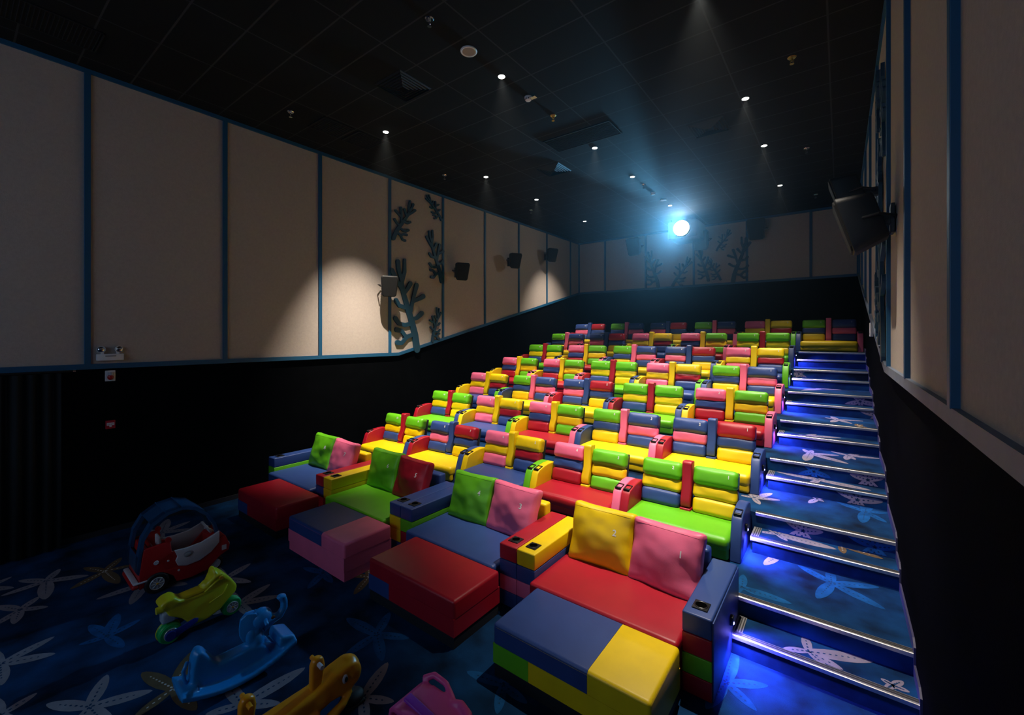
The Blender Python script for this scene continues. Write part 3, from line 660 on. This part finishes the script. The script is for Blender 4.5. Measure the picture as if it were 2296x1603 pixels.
for k in range(2, 9):
    sc = .967 if k == 8 else 1.0; right = .468 if k == 8 else -.893
    for i, ty in enumerate(ROWS[k]):
        hl, hr, ml, mr, ll, lr, post, seat, al, ar = TYPES[ty]
        cx = right-(i+.5)*2*HW*sc
        o = empty('double_recliner', (cx, edge(k), plat(k))); o.scale = (sc, 1, 1)
        hd = ('recliner with two %s headrests' % hl) if hl == hr else 'recliner with %s and %s headrests' % (hl, hr)
        pl = PLACE[i] if k < 8 else ['above the stairs', 'second from right', 'third from right', 'fourth from right', 'fifth from right', 'leftmost'][i]
        tag(o, '%s, %s seat, %s row, %s' % (hd, seat, ORD[k], pl), 'recliner', 'double recliners of the %s row' % ORD[k])
        inst('base', ME_BASE, M_DARK, o)
        for s, c in ((-1, al), (1, ar)):
            a = inst('armrest', ME_ARM, leather(c), o, (s*(HW-AT/2-.001), 0, 0)); a['label'] = c+' leather armrest'
            inst('cup_holder', ME_CUP, M_BLACK, a)
            if s == 1 and i == 0 and k < 8:
                h_ = inst('step_light', ME_LAMPH, M_BLACK, a, (AT/2, .98, .30))
                inst('light_lens', ME_LAMPL, M_BLED, a, (AT/2, .98, .30))
                lamp('step_light_beam', 'SPOT', (AT/2+.05, .96, .285), BLUE_W, (.15, .13, 1.0), parent=a, aim=(AT/2+.40, 1.02, -.28), spot_size=math.radians(140), spot_blend=.8, shadow_soft_size=.01)
        s_ = inst('seat_cushion', ME_SEAT, leather(seat), o); s_['label'] = seat+' seat cushion'
        inst('front_panel', ME_FOOT, leather(seat), o)
        for s, ch, cm, cl in ((-1, hl, ml, ll), (1, hr, mr, lr)):
            u = s*.342; v = rv.randrange(3)
            def at(w_, out=0): return (u, 1.11+(w_-.25)*math.tan(LEAN)+.085-out, w_)
            j = rv.uniform(-.02, .02)
            x = inst('headrest', ME_HEAD[v], leather(ch), o, at(.725, .02), (-LEAN+j, 0, rv.uniform(-.015, .015))); x['label'] = ch+' headrest'
            num = 2*i+1 if s == 1 else 2*i+2
            inst('seat_number', number_me(num, v), M_NUM, x)
            x = inst('back_cushion', ME_MID[v], leather(cm), o, at(.54), (-LEAN+j, 0, 0)); x['label'] = cm+' back cushion'
            x = inst('lumbar_cushion', ME_LOWC[v], leather(cl), o, at(.36), (-LEAN, 0, 0)); x['label'] = cl+' lumbar cushion'
            inst('back_shell', ME_SHELL, leather('navy') if False else M_DARK, o, (u, 0, 0))
        x = inst('centre_post', ME_POST, leather(post), o); x['label'] = post+' centre post'
        inst('post_foot', ME_POSTB, leather(post), o)

# ------------------------------------------------------------------ front row sofas, cushions and ottomans
M_SEAM = None
def sofa(label, x0, x1, seat, back, AL, AR):
    cx = (x0+x1)/2; h = (x1-x0)/2; o = empty('sofa', (cx, 3.68, 0)); tag(o, label, 'sofa', 'front row sofas')
    bm = B(); box(bm, -h+.03, h-.03, .06, 1.04, .0, .08); link('plinth', bm, M_DARK, o)
    for s, cols in ((-1, AL), (1, AR)):
        a0, a1 = (-h+.002, -h+.232) if s < 0 else (h-.232, h-.002)
        zs = [.68, .51, .345, .18, .02]
        for j in range(4):
            bm = B(); box(bm, a0, a1, 0, 1.07, zs[j+1]+.0015, zs[j]-.0015, .014 if j == 0 else .008, 3)
            for v in bm.verts: v.co.z += .003*math.sin(v.co.y*5+j)*(0 if j else 1)
            if j == 0:
                a = link('armrest', bm, leather(cols[0]), o, angle=40); a['label'] = cols[0]+' armrest top'
                cxx = (a0+a1)/2
                bm = B(); prism(bm, [(cxx-.062, .085), (cxx+.062, .085), (cxx+.062, .215), (cxx-.062, .215)], .676, .688, .003, 1, axis='z')
                torus(bm, (cxx, .15, .688), .048, .005, 'z', 28, 8)
                c_ = link('cup_holder', bm, M_BLACK, a, angle=40)
                bm = B(); cyl(bm, (cxx, .15, .686), (cxx, .15, .6895), .045, n=28); link('cup_well_shade', bm, mat('well_shade_black', (.0015, .0015, .0015), 1.0, 0.0), a)  # flat disc, the dark of the cup hollow painted on
            else:
                q = link('arm_block', bm, leather(cols[j]), o, angle=40); q['label'] = cols[j]+' arm block'
    bm = B(); puff(bm, (2*h-.468, .95, .20), .035, (10, 8, 2), (0, 0, .006), .002, 3, 2, M=Matrix.Translation((0, .365, .355)))
    q = link('seat', bm, leather(seat), o, smooth=True); q['label'] = seat+' seat'
    bm = B(); box(bm, -h+.24, h-.24, -.09, .8, .02, .25, .01); link('seat_base', bm, leather(seat), o, angle=40)
    bm = B(); box(bm, -h+.235, h-.235, .935, 1.07, .06, .80, .03, 4); q = link('backrest', bm, leather(back), o, angle=50); q['label'] = back+' backrest'
    return o
N_, Y_, P_, G_, R_ = 'navy', 'yellow', 'pink', 'green', 'red'
s1 = sofa('sofa with red seat and all-blue right armrest beside the stairs', -2.735, -.806, R_, N_, (Y_, N_, P_, N_), (N_, R_, G_, R_))
s2 = sofa('sofa with blue seat, red right armrest and navy left armrest', -4.66, -2.735, N_, Y_, (N_, G_, R_, N_), (R_, N_, P_, N_))
s3 = sofa('sofa with green seat and yellow double-block left armrest', -6.585, -4.66, G_, N_, (Y_, Y_, R_, N_), (N_, Y_, Y_, N_))
s4 = sofa('sofa with blue seat, nearest the black left wall', -8.51, -6.585, N_, Y_, (N_, G_, R_, N_), (R_, N_, P_, N_))
bm = B(); box(bm, 1.929/2-.001, 1.929/2+.010, .01, 1.065, .03, .655, .004); q = link('side_panel', bm, leather(N_), s1, angle=40); q['label'] = 'plain navy outer panel'
# armrest outer side with its own blue step light on the first sofa
h_ = empty('lamp_anchor', (1.929/2+.010, .66, .34), parent=s1); h_.name = 'step_light'
inst('light_housing', ME_LAMPH, M_BLACK, h_); inst('light_lens', ME_LAMPL, M_BLED, h_)
lamp('step_light_beam', 'SPOT', (.06, 0, -.02), BLUE_W*1.2, (.15, .13, 1.0), parent=h_, aim=(.40, -.05, -.5), spot_size=math.radians(140), spot_blend=.8, shadow_soft_size=.01)

def cushion(label, x, y, z, w_, col, num, rz, lean, seed, ht=.60, numx=.17, numz=.08):
    bm = B(); puff(bm, (w_, .15, ht), .05, (16, 3, 14), (0, .055, 0), .022, 3.2, seed, .05)
    for v in bm.verts:      # sag creases across the lower half
        v.co.y += .010*math.sin(v.co.z*16+v.co.x*5+seed)*max(0, -v.co.z/ht*2)*(1-abs(v.co.x)/w_*1.6)
    o = link('sofa_cushion', bm, leather(col), smooth=True)
    o.location = (x, y, z); o.rotation_euler = (-lean, 0, rz)
    bm = stitched_number(o.data, num, .088, numx, numz, .002)
    link('seat_number', bm, M_NUM, o)
    # piped seam around the top edge
    bm = B(); a, c = w_/2-.02, ht/2-.03
    s = bmesh.new(); s.from_mesh(o.data); tree = BVHTree.FromBMesh(s); s.free()
    pts = []
    for q in range(31):
        t = -1+2*q/30; hit = tree.ray_cast(Vector((t*(a-.01), -2, c-.006)), Vector((0, 1, 0)))
        if hit[0]: pts.append(hit[0]+Vector((0, -.0005, 0)))
    tube(bm, pts, .0022, 6); link('seam', bm, leather(col), o, smooth=True)
    tag(o, label, 'cushion', 'numbered cushions on the front sofas'); return o
cushion('yellow cushion numbered 2 standing on the red sofa seat', -2.085, 4.40, .725, .70, Y_, '2', .03, .30, 1)
cushion('pink cushion numbered 1 on red sofa seat by the stairs', -1.385, 4.38, .72, .69, P_, '1', -.05, .30, 2)
cushion('green cushion numbered 4 left of pink one on blue seat', -4.01, 4.40, .725, .69, G_, '4', .04, .30, 3)
cushion('pink cushion numbered 3 beside the red armrest', -3.31, 4.40, .72, .70, P_, '3', -.06, .30, 4)
cushion('green cushion numbered 6 on green sofa seat', -5.97, 4.42, .73, .70, G_, '6', .02, .28, 5)
cushion('dark red cushion numbered 5 on green sofa seat', -5.26, 4.40, .72, .70, R_, '5', -.04, .30, 6)
cushion('green cushion numbered 8 on the leftmost sofa', -7.86, 4.42, .73, .69, G_, '8', .02, .28, 7)
cushion('pink cushion numbered 7 on the leftmost sofa', -7.17, 4.40, .72, .70, P_, '7', -.04, .30, 8)

def ottoman(label, x0, x1, y0, y1, topL, topR, split, lowL, lowR, split2, H=.455):
    """upper band and lower band, each in one or two colours; a dark plinth below"""
    cx, cy = (x0+x1)/2, (y0+y1)/2; o = empty('ottoman', (cx, cy, 0)); tag(o, label, 'ottoman', 'ottomans before the front sofas')
    w_, d = (x1-x0)/2, (y1-y0)/2
    def block(name, a0, a1, z0, z1, m, soft):
        bm = B(); r = .04 if soft else .006
        t = bmesh.new(); bmesh.ops.create_cube(t, size=1)
        for v in t.verts: v.co = Vector(((a0+a1)/2+v.co.x*(a1-a0), v.co.y*2*d, (z0+z1)/2+v.co.z*(z1-z0)))
        if soft:
            es = []
            for e in t.edges:
                p, q = e.verts[0].co, e.verts[1].co
                top = p.z > z1-.001 and q.z > z1-.001
                vert = abs(p.z-q.z) > .01
                outer = lambda c: abs(c.x-(-w_)) < .001 or abs(c.x-w_) < .001
                if top and not (abs(p.x-q.x) < .001 and not outer(p)): es.append(e)
                if vert and outer(p): es.append(e)
            bmesh.ops.bevel(t, geom=es, offset=.032, segments=4, profile=.5, affect='EDGES')
        merge(bm, t)
        q = link(name, bm, m, o, angle=45); return q
    if topL == topR:
        q = block('top_pad', -w_, w_, .285, H, leather(topL), True); q['label'] = topL+' leather top'
    else:
        xs = x0+(x1-x0)*split-cx
        q = block('top_pad', -w_, xs-.001, .285, H, leather(topL), True); q['label'] = topL+' part of the top'
        q = block('top_pad', xs+.001, w_, .285, H, leather(topR), True); q['label'] = topR+' part of the top'
    # piping round the top edge
    bm = B(); a, c, zz = w_-.004, d-.004, H-.030
    tube(bm, [(-a+.03, -c, zz), (a-.03, -c, zz)], .004, 6); tube(bm, [(a, -c+.03, zz), (a, c-.03, zz)], .004, 6); tube(bm, [(-a, -c+.03, zz), (-a, c-.03, zz)], .004, 6)
    link('piping', bm, leather(topR), o, smooth=True)
    xs = x0+(x1-x0)*split2-cx
    if lowL == lowR:
        q = block('lower_block', -w_+.003, w_-.003, .115, .283, leather(lowL), False)
    else:
        q = block('lower_block', -w_+.003, xs-.001, .115, .283, leather(lowL), False); q['label'] = lowL+' lower block'
        q = block('lower_block', xs+.001, w_-.003, .115, .283, leather(lowR), False); q['label'] = lowR+' lower block'
    bm = B(); box(bm, -w_+.012, w_-.012, -d+.01, d-.01, .0, .113); link('plinth', bm, leather(lowR) if lowR in ('pink',) else M_DARK, o)
    return o
ottoman('ottoman with blue and yellow top, green block at its lower corner', -2.395, -1.015, 2.88, 3.56, N_, Y_, .655, G_, Y_, .27)
ottoman('brightly lit red ottoman with blue lower corner, centre of front row', -4.20, -2.865, 2.88, 3.56, R_, R_, .5, N_, R_, .27)
ottoman('ottoman with dark blue and pink top above pink base', -6.06, -4.69, 2.88, 3.56, N_, P_, .63, P_, P_, .5)
ottoman('dim dark red ottoman at the left wall end', -7.80, -6.47, 2.90, 3.56, R_, R_, .5, N_, R_, .27)

# ------------------------------------------------------------------ ride-on toys on the dark floor
def blobby(name, bm, m, parent, vox=.012, sm=6):
    """moulded plastic: overlapping lumps fused into one continuous skin"""
    o = link(name, bm, m, parent, smooth=True)
    md = o.modifiers.new('fuse', 'REMESH'); md.mode = 'VOXEL'; md.voxel_size = vox; md.use_smooth_shade = True
    md = o.modifiers.new('soften', 'SMOOTH'); md.iterations = sm; md.factor = .5
    return o
def wheel(parent, c, r, wd, m_t, m_h, side=1, cap=None):
    bm = B(); cyl(bm, (c[0]-wd/2, c[1], c[2]), (c[0]+wd/2, c[1], c[2]), r*.86, n=32); torus(bm, (c[0]-wd*.22, c[1], c[2]), r*.80, r*.2, 'x', 32, 10); torus(bm, (c[0]+wd*.22, c[1], c[2]), r*.80, r*.2, 'x', 32, 10)
    w_ = link('wheel', bm, m_t, parent, angle=45); fx = c[0]+side*(wd/2+.001)
    bm = B(); cyl(bm, (fx-side*.004, c[1], c[2]), (fx+side*.006, c[1], c[2]), r*.60, r*.56, n=32); torus(bm, (fx+side*.006, c[1], c[2]), r*.55, r*.05, 'x', 32, 8)
    for q in range(8):
        a = q*PI/4; d = Vector((0, math.cos(a), math.sin(a)))
        tube(bm, [Vector((fx+side*.008, c[1], c[2]))+d*r*.1, Vector((fx+side*.008, c[1], c[2]))+d*r*.5], r*.045, 6)
    h_ = link('hub', bm, m_h, w_, angle=45)
    if cap: bm = B(); ball(bm, (fx+side*.010, c[1], c[2]), r*.11, .6, 1, 1, 12); link('hub_cap', bm, cap, w_, smooth=True)
    return w_
T_RED = mat('toy_red', (.42, .008, .010), .35); T_WHITE = mat('toy_white', (.55, .50, .52), .4); T_NAVY = mat('toy_navy', (.012, .06, .15), .35)
T_TYRE = mat('toy_tyre', (.008, .008, .009), .6); T_HUB = mat('toy_hub', (.5, .52, .55), .3, metal=.4); T_YEL = mat('toy_yellow', (.62, .56, .01), .4)
T_ORYEL = mat('toy_amber', (.65, .30, .01), .4); T_GREEN = mat('toy_green', (.01, .40, .09), .35); T_BLUE = mat('toy_blue', (.01, .24, .62), .33)
T_DBLUE = mat('toy_dark_blue', (.01, .02, .2), .4); T_ORANGE = mat('toy_orange', (.78, .27, .005), .33); T_PINK = mat('toy_pink', (.66, .07, .28), .42); T_VIO = mat('toy_violet', (.30, .03, .42), .42)
T_GREY = mat('toy_grey', (.35, .42, .5), .4)

# toy car, nose towards the sofas (+Y)
car = empty('toy_car', (-6.47, 1.31, 0), -.03); tag(car, 'red ride-in toy car with dark blue arched roof and pale doors', 'toy car')
H = .25
body_prof = [(.02, .10), (.02, .26), (.06, .53), (.30, .55), (.315, .42), (.36, .40), (.40, .235), (.48, .20), (.62, .235), (.76, .38), (.86, .42), (.91, .28), (.90, .22), (.79, .17), (.67, .06), (.50, .035), (.36, .05), (.33, .13), (.26, .19), (.17, .19), (.09, .14), (.05, .10)]
bm = B()
prism(bm, body_prof, H-.035, H, .008, 2); prism(bm, body_prof, -H, -H+.035, .008, 2)
prism(bm, [(.02, .10), (.02, .26), (.06, .53), (.10, .53), (.08, .12)], -H+.03, H-.03, .006)
prism(bm, [(.36, .06), (.66, .06), (.72, .12), (.34, .12)], -H+.03, H-.03)
prism(bm, [(.74, .16), (.74, .38), (.86, .42), (.91, .28), (.90, .20)], -H+.03, H-.03, .015)
for x in (-H+.018, H-.018): cyl(bm, (x-.018, .285, .56), (x+.018, .285, .56), .028, n=18)
bb = link('body', bm, T_RED, car, angle=45)
for s in (-1, 1):
    d_ = [(.335, .425), (.45, .415), (.60, .425), (.72, .47), (.79, .50), (.79, .36), (.70, .27), (.58, .215), (.45, .205), (.37, .235), (.345, .30), (.365, .345)]
    bm = B(); x = s*(H+.006); prism(bm, d_, x-.016, x+.016, .007, 2)
    dr = link('door', bm, T_WHITE, car, angle=45)
    bm = B(); ball(bm, (x+s*.016, .47, .345), .05, .12, 1.0, .62, 20); ball(bm, (x+s*.017, .46, .335), .035, .5, 1, .8, 16); link('door_recess_shade', bm, mat('toy_shadow_grey', (.22, .2, .21), .5), dr, smooth=True)  # shade of the recess painted grey on a raised lens
    for (yy, zz, rr) in ((.17, .345, .026), (.28, .325, .012), (.38, .175, .013)):
        bm = B(); cyl(bm, (s*(H-.002), yy, zz), (s*(H+.008), yy, zz), rr, rr*.8, n=20); link('side_stud', bm, T_WHITE, car, angle=40)
    wheel(car, (s*(H-.02), .175, .115), .115, .07, T_TYRE, T_HUB, s, T_ORYEL)
    wheel(car, (s*(H-.06), .76, .09), .09, .06, T_TYRE, T_HUB, s)
    bm = B(); cyl(bm, (s*.17, .905, .27), (s*.17, .925, .27), .026, n=20); link('headlight', bm, T_WHITE, car)
    bm = B(); box(bm, s*H-.004 if s < 0 else H-.002, s*H+.002 if s < 0 else H+.004, .82, .87, .24, .30); link('side_light', bm, T_WHITE, car)
roof = [(.0, .28), (.01, .47), (.04, .66), (.12, .80), (.26, .885), (.42, .905), (.56, .86), (.68, .75), (.76, .60), (.80, .44)]
bm = B(); RI = [(y+(.03 if y < .3 else (-.02 if y > .55 else 0)), z-.03) for y, z in roof]
def ribbon(bm, lo, hi, x0, x1):
    for i in range(lo, hi):
        prism(bm, [roof[i], roof[i+1], RI[i+1], RI[i]], x0, x1)
ribbon(bm, 3, 7, -H+.005, H-.005)
for s in (-1, 1): ribbon(bm, 0, 9, *((-H+.005, -H+.10) if s < 0 else (H-.10, H-.005)))
ribbon(bm, 0, 1, -H+.005, H-.005)
bmesh.ops.remove_doubles(bm, verts=bm.verts, dist=1e-4)
link('roof', bm, T_NAVY, car, angle=50)
for i in (4, 5):
    bm = B(); y, z = roof[i]; tube(bm, [(-H+.01, y, z+.003), (H-.01, y, z+.003)], .006, 6); link('roof_rib', bm, T_NAVY, car)
bm = B(); prism(bm, [(.10, .30), (.10, .52), (.16, .52), (.20, .30), (.34, .28), (.36, .22), (.10, .22)], -H+.05, H-.05, .02, 3); link('seat', bm, T_RED, car, angle=45)
bm = B(); puff(bm, (.18, .03, .14), .012, M=Matrix.Translation((0.02, .235, .50))); link('seat_back_panel', bm, T_WHITE, car, smooth=True)
bm = B(); M = Matrix.Translation((0.02, .72, .50)) @ Matrix.Rotation(.55, 4, 'X')
t = B(); torus(t, (0, 0, 0), .085, .013, 'y', 32, 8)
for q in range(3):
    a = q*2*PI/3+.5; tube(t, [(0, 0, 0), (.08*math.cos(a), 0, .08*math.sin(a))], .010, 6)
ball(t, (0, 0, 0), .025); t.transform(M); merge(bm, t); tube(bm, [(.02, .72, .50), (.02, .80, .42)], .012, 8)
link('steering_wheel', bm, T_WHITE, car, smooth=True)
bm = B(); box(bm, -H-.01, H+.01, -.045, .02, .115, .165, .02, 3); link('rear_bumper', bm, T_RED, car, angle=40)
bm = B(); box(bm, -H+.0, H+.0, -.035, .015, .166, .195, .01); box(bm, H-.02, H+.012, -.03, .12, .166, .185, .008); link('bumper_strip', bm, T_WHITE, car, angle=40)

# toy motorbike
mo = empty('toy_motorbike', (-5.14, 1.22, 0), -.02); tag(mo, 'yellow ride-on toy motorbike with green wheels', 'toy motorbike')
prof = [(.02, .36), (.0, .40), (.05, .44), (.12, .445), (.16, .40), (.24, .375), (.33, .375), (.38, .42), (.44, .50), (.50, .525), (.56, .46), (.62, .38), (.665, .30), (.65, .24), (.58, .20), (.50, .13), (.40, .09), (.30, .085), (.24, .12), (.18, .20), (.08, .27), (.06, .32)]
bm = B(); t = B(); prism(t, prof, -.075, .075, .02, 3)
for v in t.verts:
    f = 1+(.35 if v.co.z > .46 else 0)+(.25 if (v.co.y < .16 and v.co.z > .36) else 0)-(.2 if v.co.y > .6 else 0)-(.3 if (.34 < v.co.y < .46 and .36 < v.co.z < .46) else 0); v.co.x *= f
merge(bm, t); ball(bm, (0, .455, .505), .062, 1.5, .45, 1.05); ball(bm, (0, .40, .40), .06, 1.1, 1, 1)
blobby('body', bm, T_YEL, mo, .010, 4)
bm = B(); puff(bm, (.14, .24, .03), .014, (6, 8, 1), (0, 0, .012), M=Matrix.Translation((0, .27, .382)) @ Matrix.Rotation(.03, 4, 'X')); link('seat', bm, mat('toy_seat_yellow', (.60, .45, .005), .35), mo, smooth=True)
for s in (-1, 1):
    bm = B(); tube(bm, [(s*.09, .36, .38), (s*.085, .46, .44), (s*.078, .52, .46)], .010, 8); tube(bm, [(s*.082, .40, .25), (s*.085, .52, .29), (s*.083, .56, .37)], .007, 8); link('side_rib', bm, T_YEL, mo, smooth=True)
    bm = B(); cyl(bm, (s*.05, .50, .47), (s*.115, .50, .47), .018, n=16); link('headlamp_socket', bm, T_ORYEL, mo, angle=40)
    bm = B(); prism(bm, [(.06, .07), (.10, .045), (.30, .12), (.31, .15), (.28, .165), (.08, .125)], s*.085-.008, s*.085+.008, .004); cyl(bm, (s*.078, .085, .095), (s*.105, .085, .095), .042, n=24); link('swing_arm', bm, T_DBLUE, mo, angle=40)
w1 = wheel(mo, (0, .095, .095), .095, .13, T_GREEN, T_HUB, 1, T_DBLUE); w2 = wheel(mo, (0, .62, .092), .092, .09, T_GREEN, T_HUB, 1, T_ORYEL)
bm = B(); torus(bm, (-.03, .095, .095), .093, .006, 'x', 32, 6); link('tyre_stripe', bm, T_YEL, w1, smooth=True)
bm = B(); box(bm, -.055, .055, .03, .14, .20, .31, .02, 3); link('tail_unit', bm, T_GREY, mo, angle=40)
bm = B(); cyl(bm, (0, -.005, .335), (0, .05, .335), .032, n=20); link('tail_light', bm, T_YEL, mo, angle=40)

# elephant rocker
el = empty('elephant_rocker', (-4.16, 1.08, 0), -.06); tag(el, 'light blue plastic elephant rocker with raised trunk', 'rocking toy')
bm = B()
for i in range(12):          # boat shaped rocker deck
    a0, a1 = i/12, (i+1)/12
    z = lambda t: .025+.42*(t-.5)**2
    y0, y1 = .03+.86*a0, .03+.86*a1
    w0 = .165+.01*math.sin(a0*PI)
    prism(bm, [(y0, z(a0)), (y1, z(a1)), (y1, z(a1)+.045), (y0, z(a0)+.045)], -w0, w0)
prism(bm, [(.17, .05), (.72, .05), (.66, .20), (.58, .235), (.30, .235), (.24, .33), (.19, .40), (.15, .40), (.12, .30), (.11, .14)], -.07, .07, .03, 3)   # seat pod with raised rump
ball(bm, (0, .17, .33), .07, 1, .8, 1.2); ball(bm, (0, .60, .24), .075, .9, .9, 1.3); ball(bm, (0, .56, .30), .065, .85, .9, 1.4)
prism(bm, [(.03, .10), (.16, .12), (.16, .16), (.03, .18)], -.12, .12, .02); prism(bm, [(.78, .12), (.90, .16), (.88, .20), (.76, .24), (.74, .16)], -.13, .13, .02)
body = blobby('rocker_body', bm, T_BLUE, el, .011, 5)
bm = B(); ball(bm, (0, .64, .42), .088, .88, 1.05, .95); ball(bm, (0, .69, .38), .06, .8, 1.2, .8)
tube(bm, [(0, .68, .38), (0, .74, .36), (0, .80, .37), (0, .835, .42), (0, .835, .48), (0, .815, .525)], [.05, .040, .036, .033, .031, .034], 14); ball(bm, (0, .812, .53), .042, 1, 1, .45); tube(bm, [(0, .66, .31), (0, .74, .325)], [.03, .015], 10)
tube(bm, [(0, .57, .26), (0, .60, .35)], [.055, .05], 12)
hd = blobby('elephant_head', bm, T_BLUE, el, .009, 5)
for s in (-1, 1):
    bm = B(); t = B(); prism(t, [(.47, .40), (.48, .48), (.53, .515), (.60, .50), (.635, .42), (.62, .32), (.56, .255), (.50, .28), (.475, .34)], -.012, .012, .010, 3)
    t.transform(Matrix.Translation((s*.085, 0, 0)) @ Matrix.Rotation(s*.28, 4, 'Z') @ Matrix.Translation((s*.05, 0, 0))); merge(bm, t); link('ear', bm, T_BLUE, hd, angle=60)
    bm = B(); cyl(bm, (s*.06, .655, .42), (s*.135, .64, .42), .016, n=16); ball(bm, (s*.135, .64, .42), .016); link('handle', bm, T_BLUE, hd, angle=50)
    bm = B(); ball(bm, (s*.072, .715, .415), .017, .5, 1, 1); link('eye', bm, mat('eye_brown', (.12, .05, .02), .3), hd, smooth=True)
bm = B(); tube(bm, [(0, .10, .33), (0, .075, .27), (.01, .08, .20), (.02, .10, .16)], [.014, .014, .012, .012], 10); link('tail', bm, T_BLUE, el, smooth=True)
bm = B()
for i in range(7): tube(bm, [(-.05+.017*i, .66, .225-.001*i), (-.06+.02*i, .73, .17)], .005, 6)
link('skin_folds', bm, T_BLUE, el, smooth=True)

# orange animal seesaw
hp = empty('animal_seesaw', (-3.17, 1.12, 0), -.05); tag(hp, 'orange long-bodied animal seesaw with two grip posts', 'rocking toy')
bm = B()
prism(bm, [(.0, .20), (.02, .29), (.20, .285), (.55, .30), (.70, .355), (.84, .375), (.90, .34), (.925, .27), (.90, .19), (.80, .15), (.66, .16), (.50, .13), (.10, .13)], -.085, .085, .045, 4)
ball(bm, (0, .84, .285), .095, 1.0, .9, 1.05); ball(bm, (0, .60, .22), .10, 1, 1.2, .95)
tube(bm, [(.07, .82, .16), (.095, .74, .11), (.10, .62, .07), (.08, .50, .06)], [.022, .032, .04, .045], 12); tube(bm, [(-.07, .82, .16), (-.095, .74, .11), (-.10, .62, .07), (-.08, .50, .06)], [.022, .032, .04, .045], 12)
for yy in (.12, .5): prism(bm, [(yy-.09, .02), (yy+.09, .02), (yy+.06, .18), (yy-.06, .18)], -.12, .12, .03, 3)
blobby('body', bm, T_ORANGE, hp, .011, 6)
for yy, zt in ((.10, .53), (.575, .52)):
    bm = B(); prism(bm, [(yy-.045, .25), (yy+.035, .26), (yy+.065, zt-.08), (yy+.055, zt-.02), (yy+.02, zt), (yy-.02, zt-.005), (yy-.04, zt-.05)], -.03, .03, .022, 4)
    g = link('grip_post', bm, T_ORANGE, hp, angle=60)
    for s in (-1, 1):
        bm = B(); cyl(bm, (s*.025, yy+.01, zt-.045), (s*.085, yy+.01, zt-.045), .016, n=18)
        q = link('handle', bm, T_WHITE if (s == 1 and yy > .3) else T_ORANGE, g, angle=40)
        if s == 1 and yy > .3: q['label'] = 'bare white handle peg'
for s in (-1, 1):
    bm = B(); ball(bm, (s*.085, .765, .285), .030, .35, .75, 1.15, 20); e_ = link('eye', bm, T_WHITE, hp, smooth=True)
    bm = B(); ball(bm, (s*.094, .77, .283), .017, .35, .8, 1.2, 16); link('pupil', bm, T_TYRE, e_, smooth=True)
bm = B(); ball(bm, (.02, .86, .05), .09, .9, 1.1, .55); box(bm, -.05, .09, .78, .94, 0, .03, .01); link('base_foot', bm, T_TYRE, hp, angle=50)

# pink ride-on with hoop handles
pk = empty('pink_ride_on', (-2.24, 2.0, 0), .0); tag(pk, 'pink ride-on toy with hoop handles, cut by the bottom edge of view', 'ride-on toy')
bm = B()
sec = [(-.30, .27), (-.29, .31), (-.24, .34), (-.12, .355), (.0, .35), (.10, .335), (.20, .33), (.30, .33)]
def slab(bm, pts, th, y0, y1):
    for i in range(len(pts)-1):
        (a, z0), (c, z1) = pts[i], pts[i+1]; prism(bm, [(a, z0), (c, z1), (c, z1-th), (a, z0-th)], y0, y1, axis='y')
slab(bm, sec, .035, -.10, .20)
box(bm, -.30, -.27, -.10, .20, .16, .30, .01)
tube(bm, [(-.27, .20, .34), (-.20, .245, .375), (-.08, .25, .365), (.0, .22, .34), (.06, .19, .32)], [.028, .024, .022, .024, .028], 12)
tube(bm, [(.05, .18, .33), (.12, .20, .345), (.22, .17, .35), (.30, .08, .335), (.34, -.04, .30)], [.030, .030, .028, .028, .028], 12)
prism(bm, [(-.20, .04), (.25, .04), (.30, .30), (-.27, .30)], -.08, .10, .04, 3, axis='y')
blobby('body', bm, T_PINK, pk, .010, 6)
bm = B(); t = B(); puff(t, (.26, .07, .03), .014); t.transform(Matrix.Translation((-.09, .0, .352)) @ Matrix.Rotation(.10, 4, 'Y')); merge(bm, t); link('groove_inlay', bm, T_VIO, pk, smooth=True)
bm = B(); box(bm, -.30, .18, -.20, -.08, .0, .20, .04, 4); link('grey_base', bm, T_GREY, pk, angle=50)
bm = B(); torus(bm, (.20, .04, .30), .045, .014, 'z'); link('orange_ring', bm, mat('toy_orange_red', (.8, .07, .01), .3), pk, smooth=True)
bm = B(); ball(bm, (.235, .06, .28), .05, 1.2, .9, .7); link('pale_knob', bm, mat('toy_pale_pink', (.75, .35, .45), .4), pk, smooth=True)

# ------------------------------------------------------------------ thin haze added to the air to give the projector lens its glow
nt = w_world.node_tree
vs = nt.nodes.new('ShaderNodeVolumeScatter')
vs.inputs['Color'].default_value = (.8, .92, 1, 1); vs.inputs['Density'].default_value = GLOW_HAZE; vs.inputs['Anisotropy'].default_value = 0.90
nt.links.new(vs.outputs[0], nt.nodes['World Output'].inputs['Volume'])
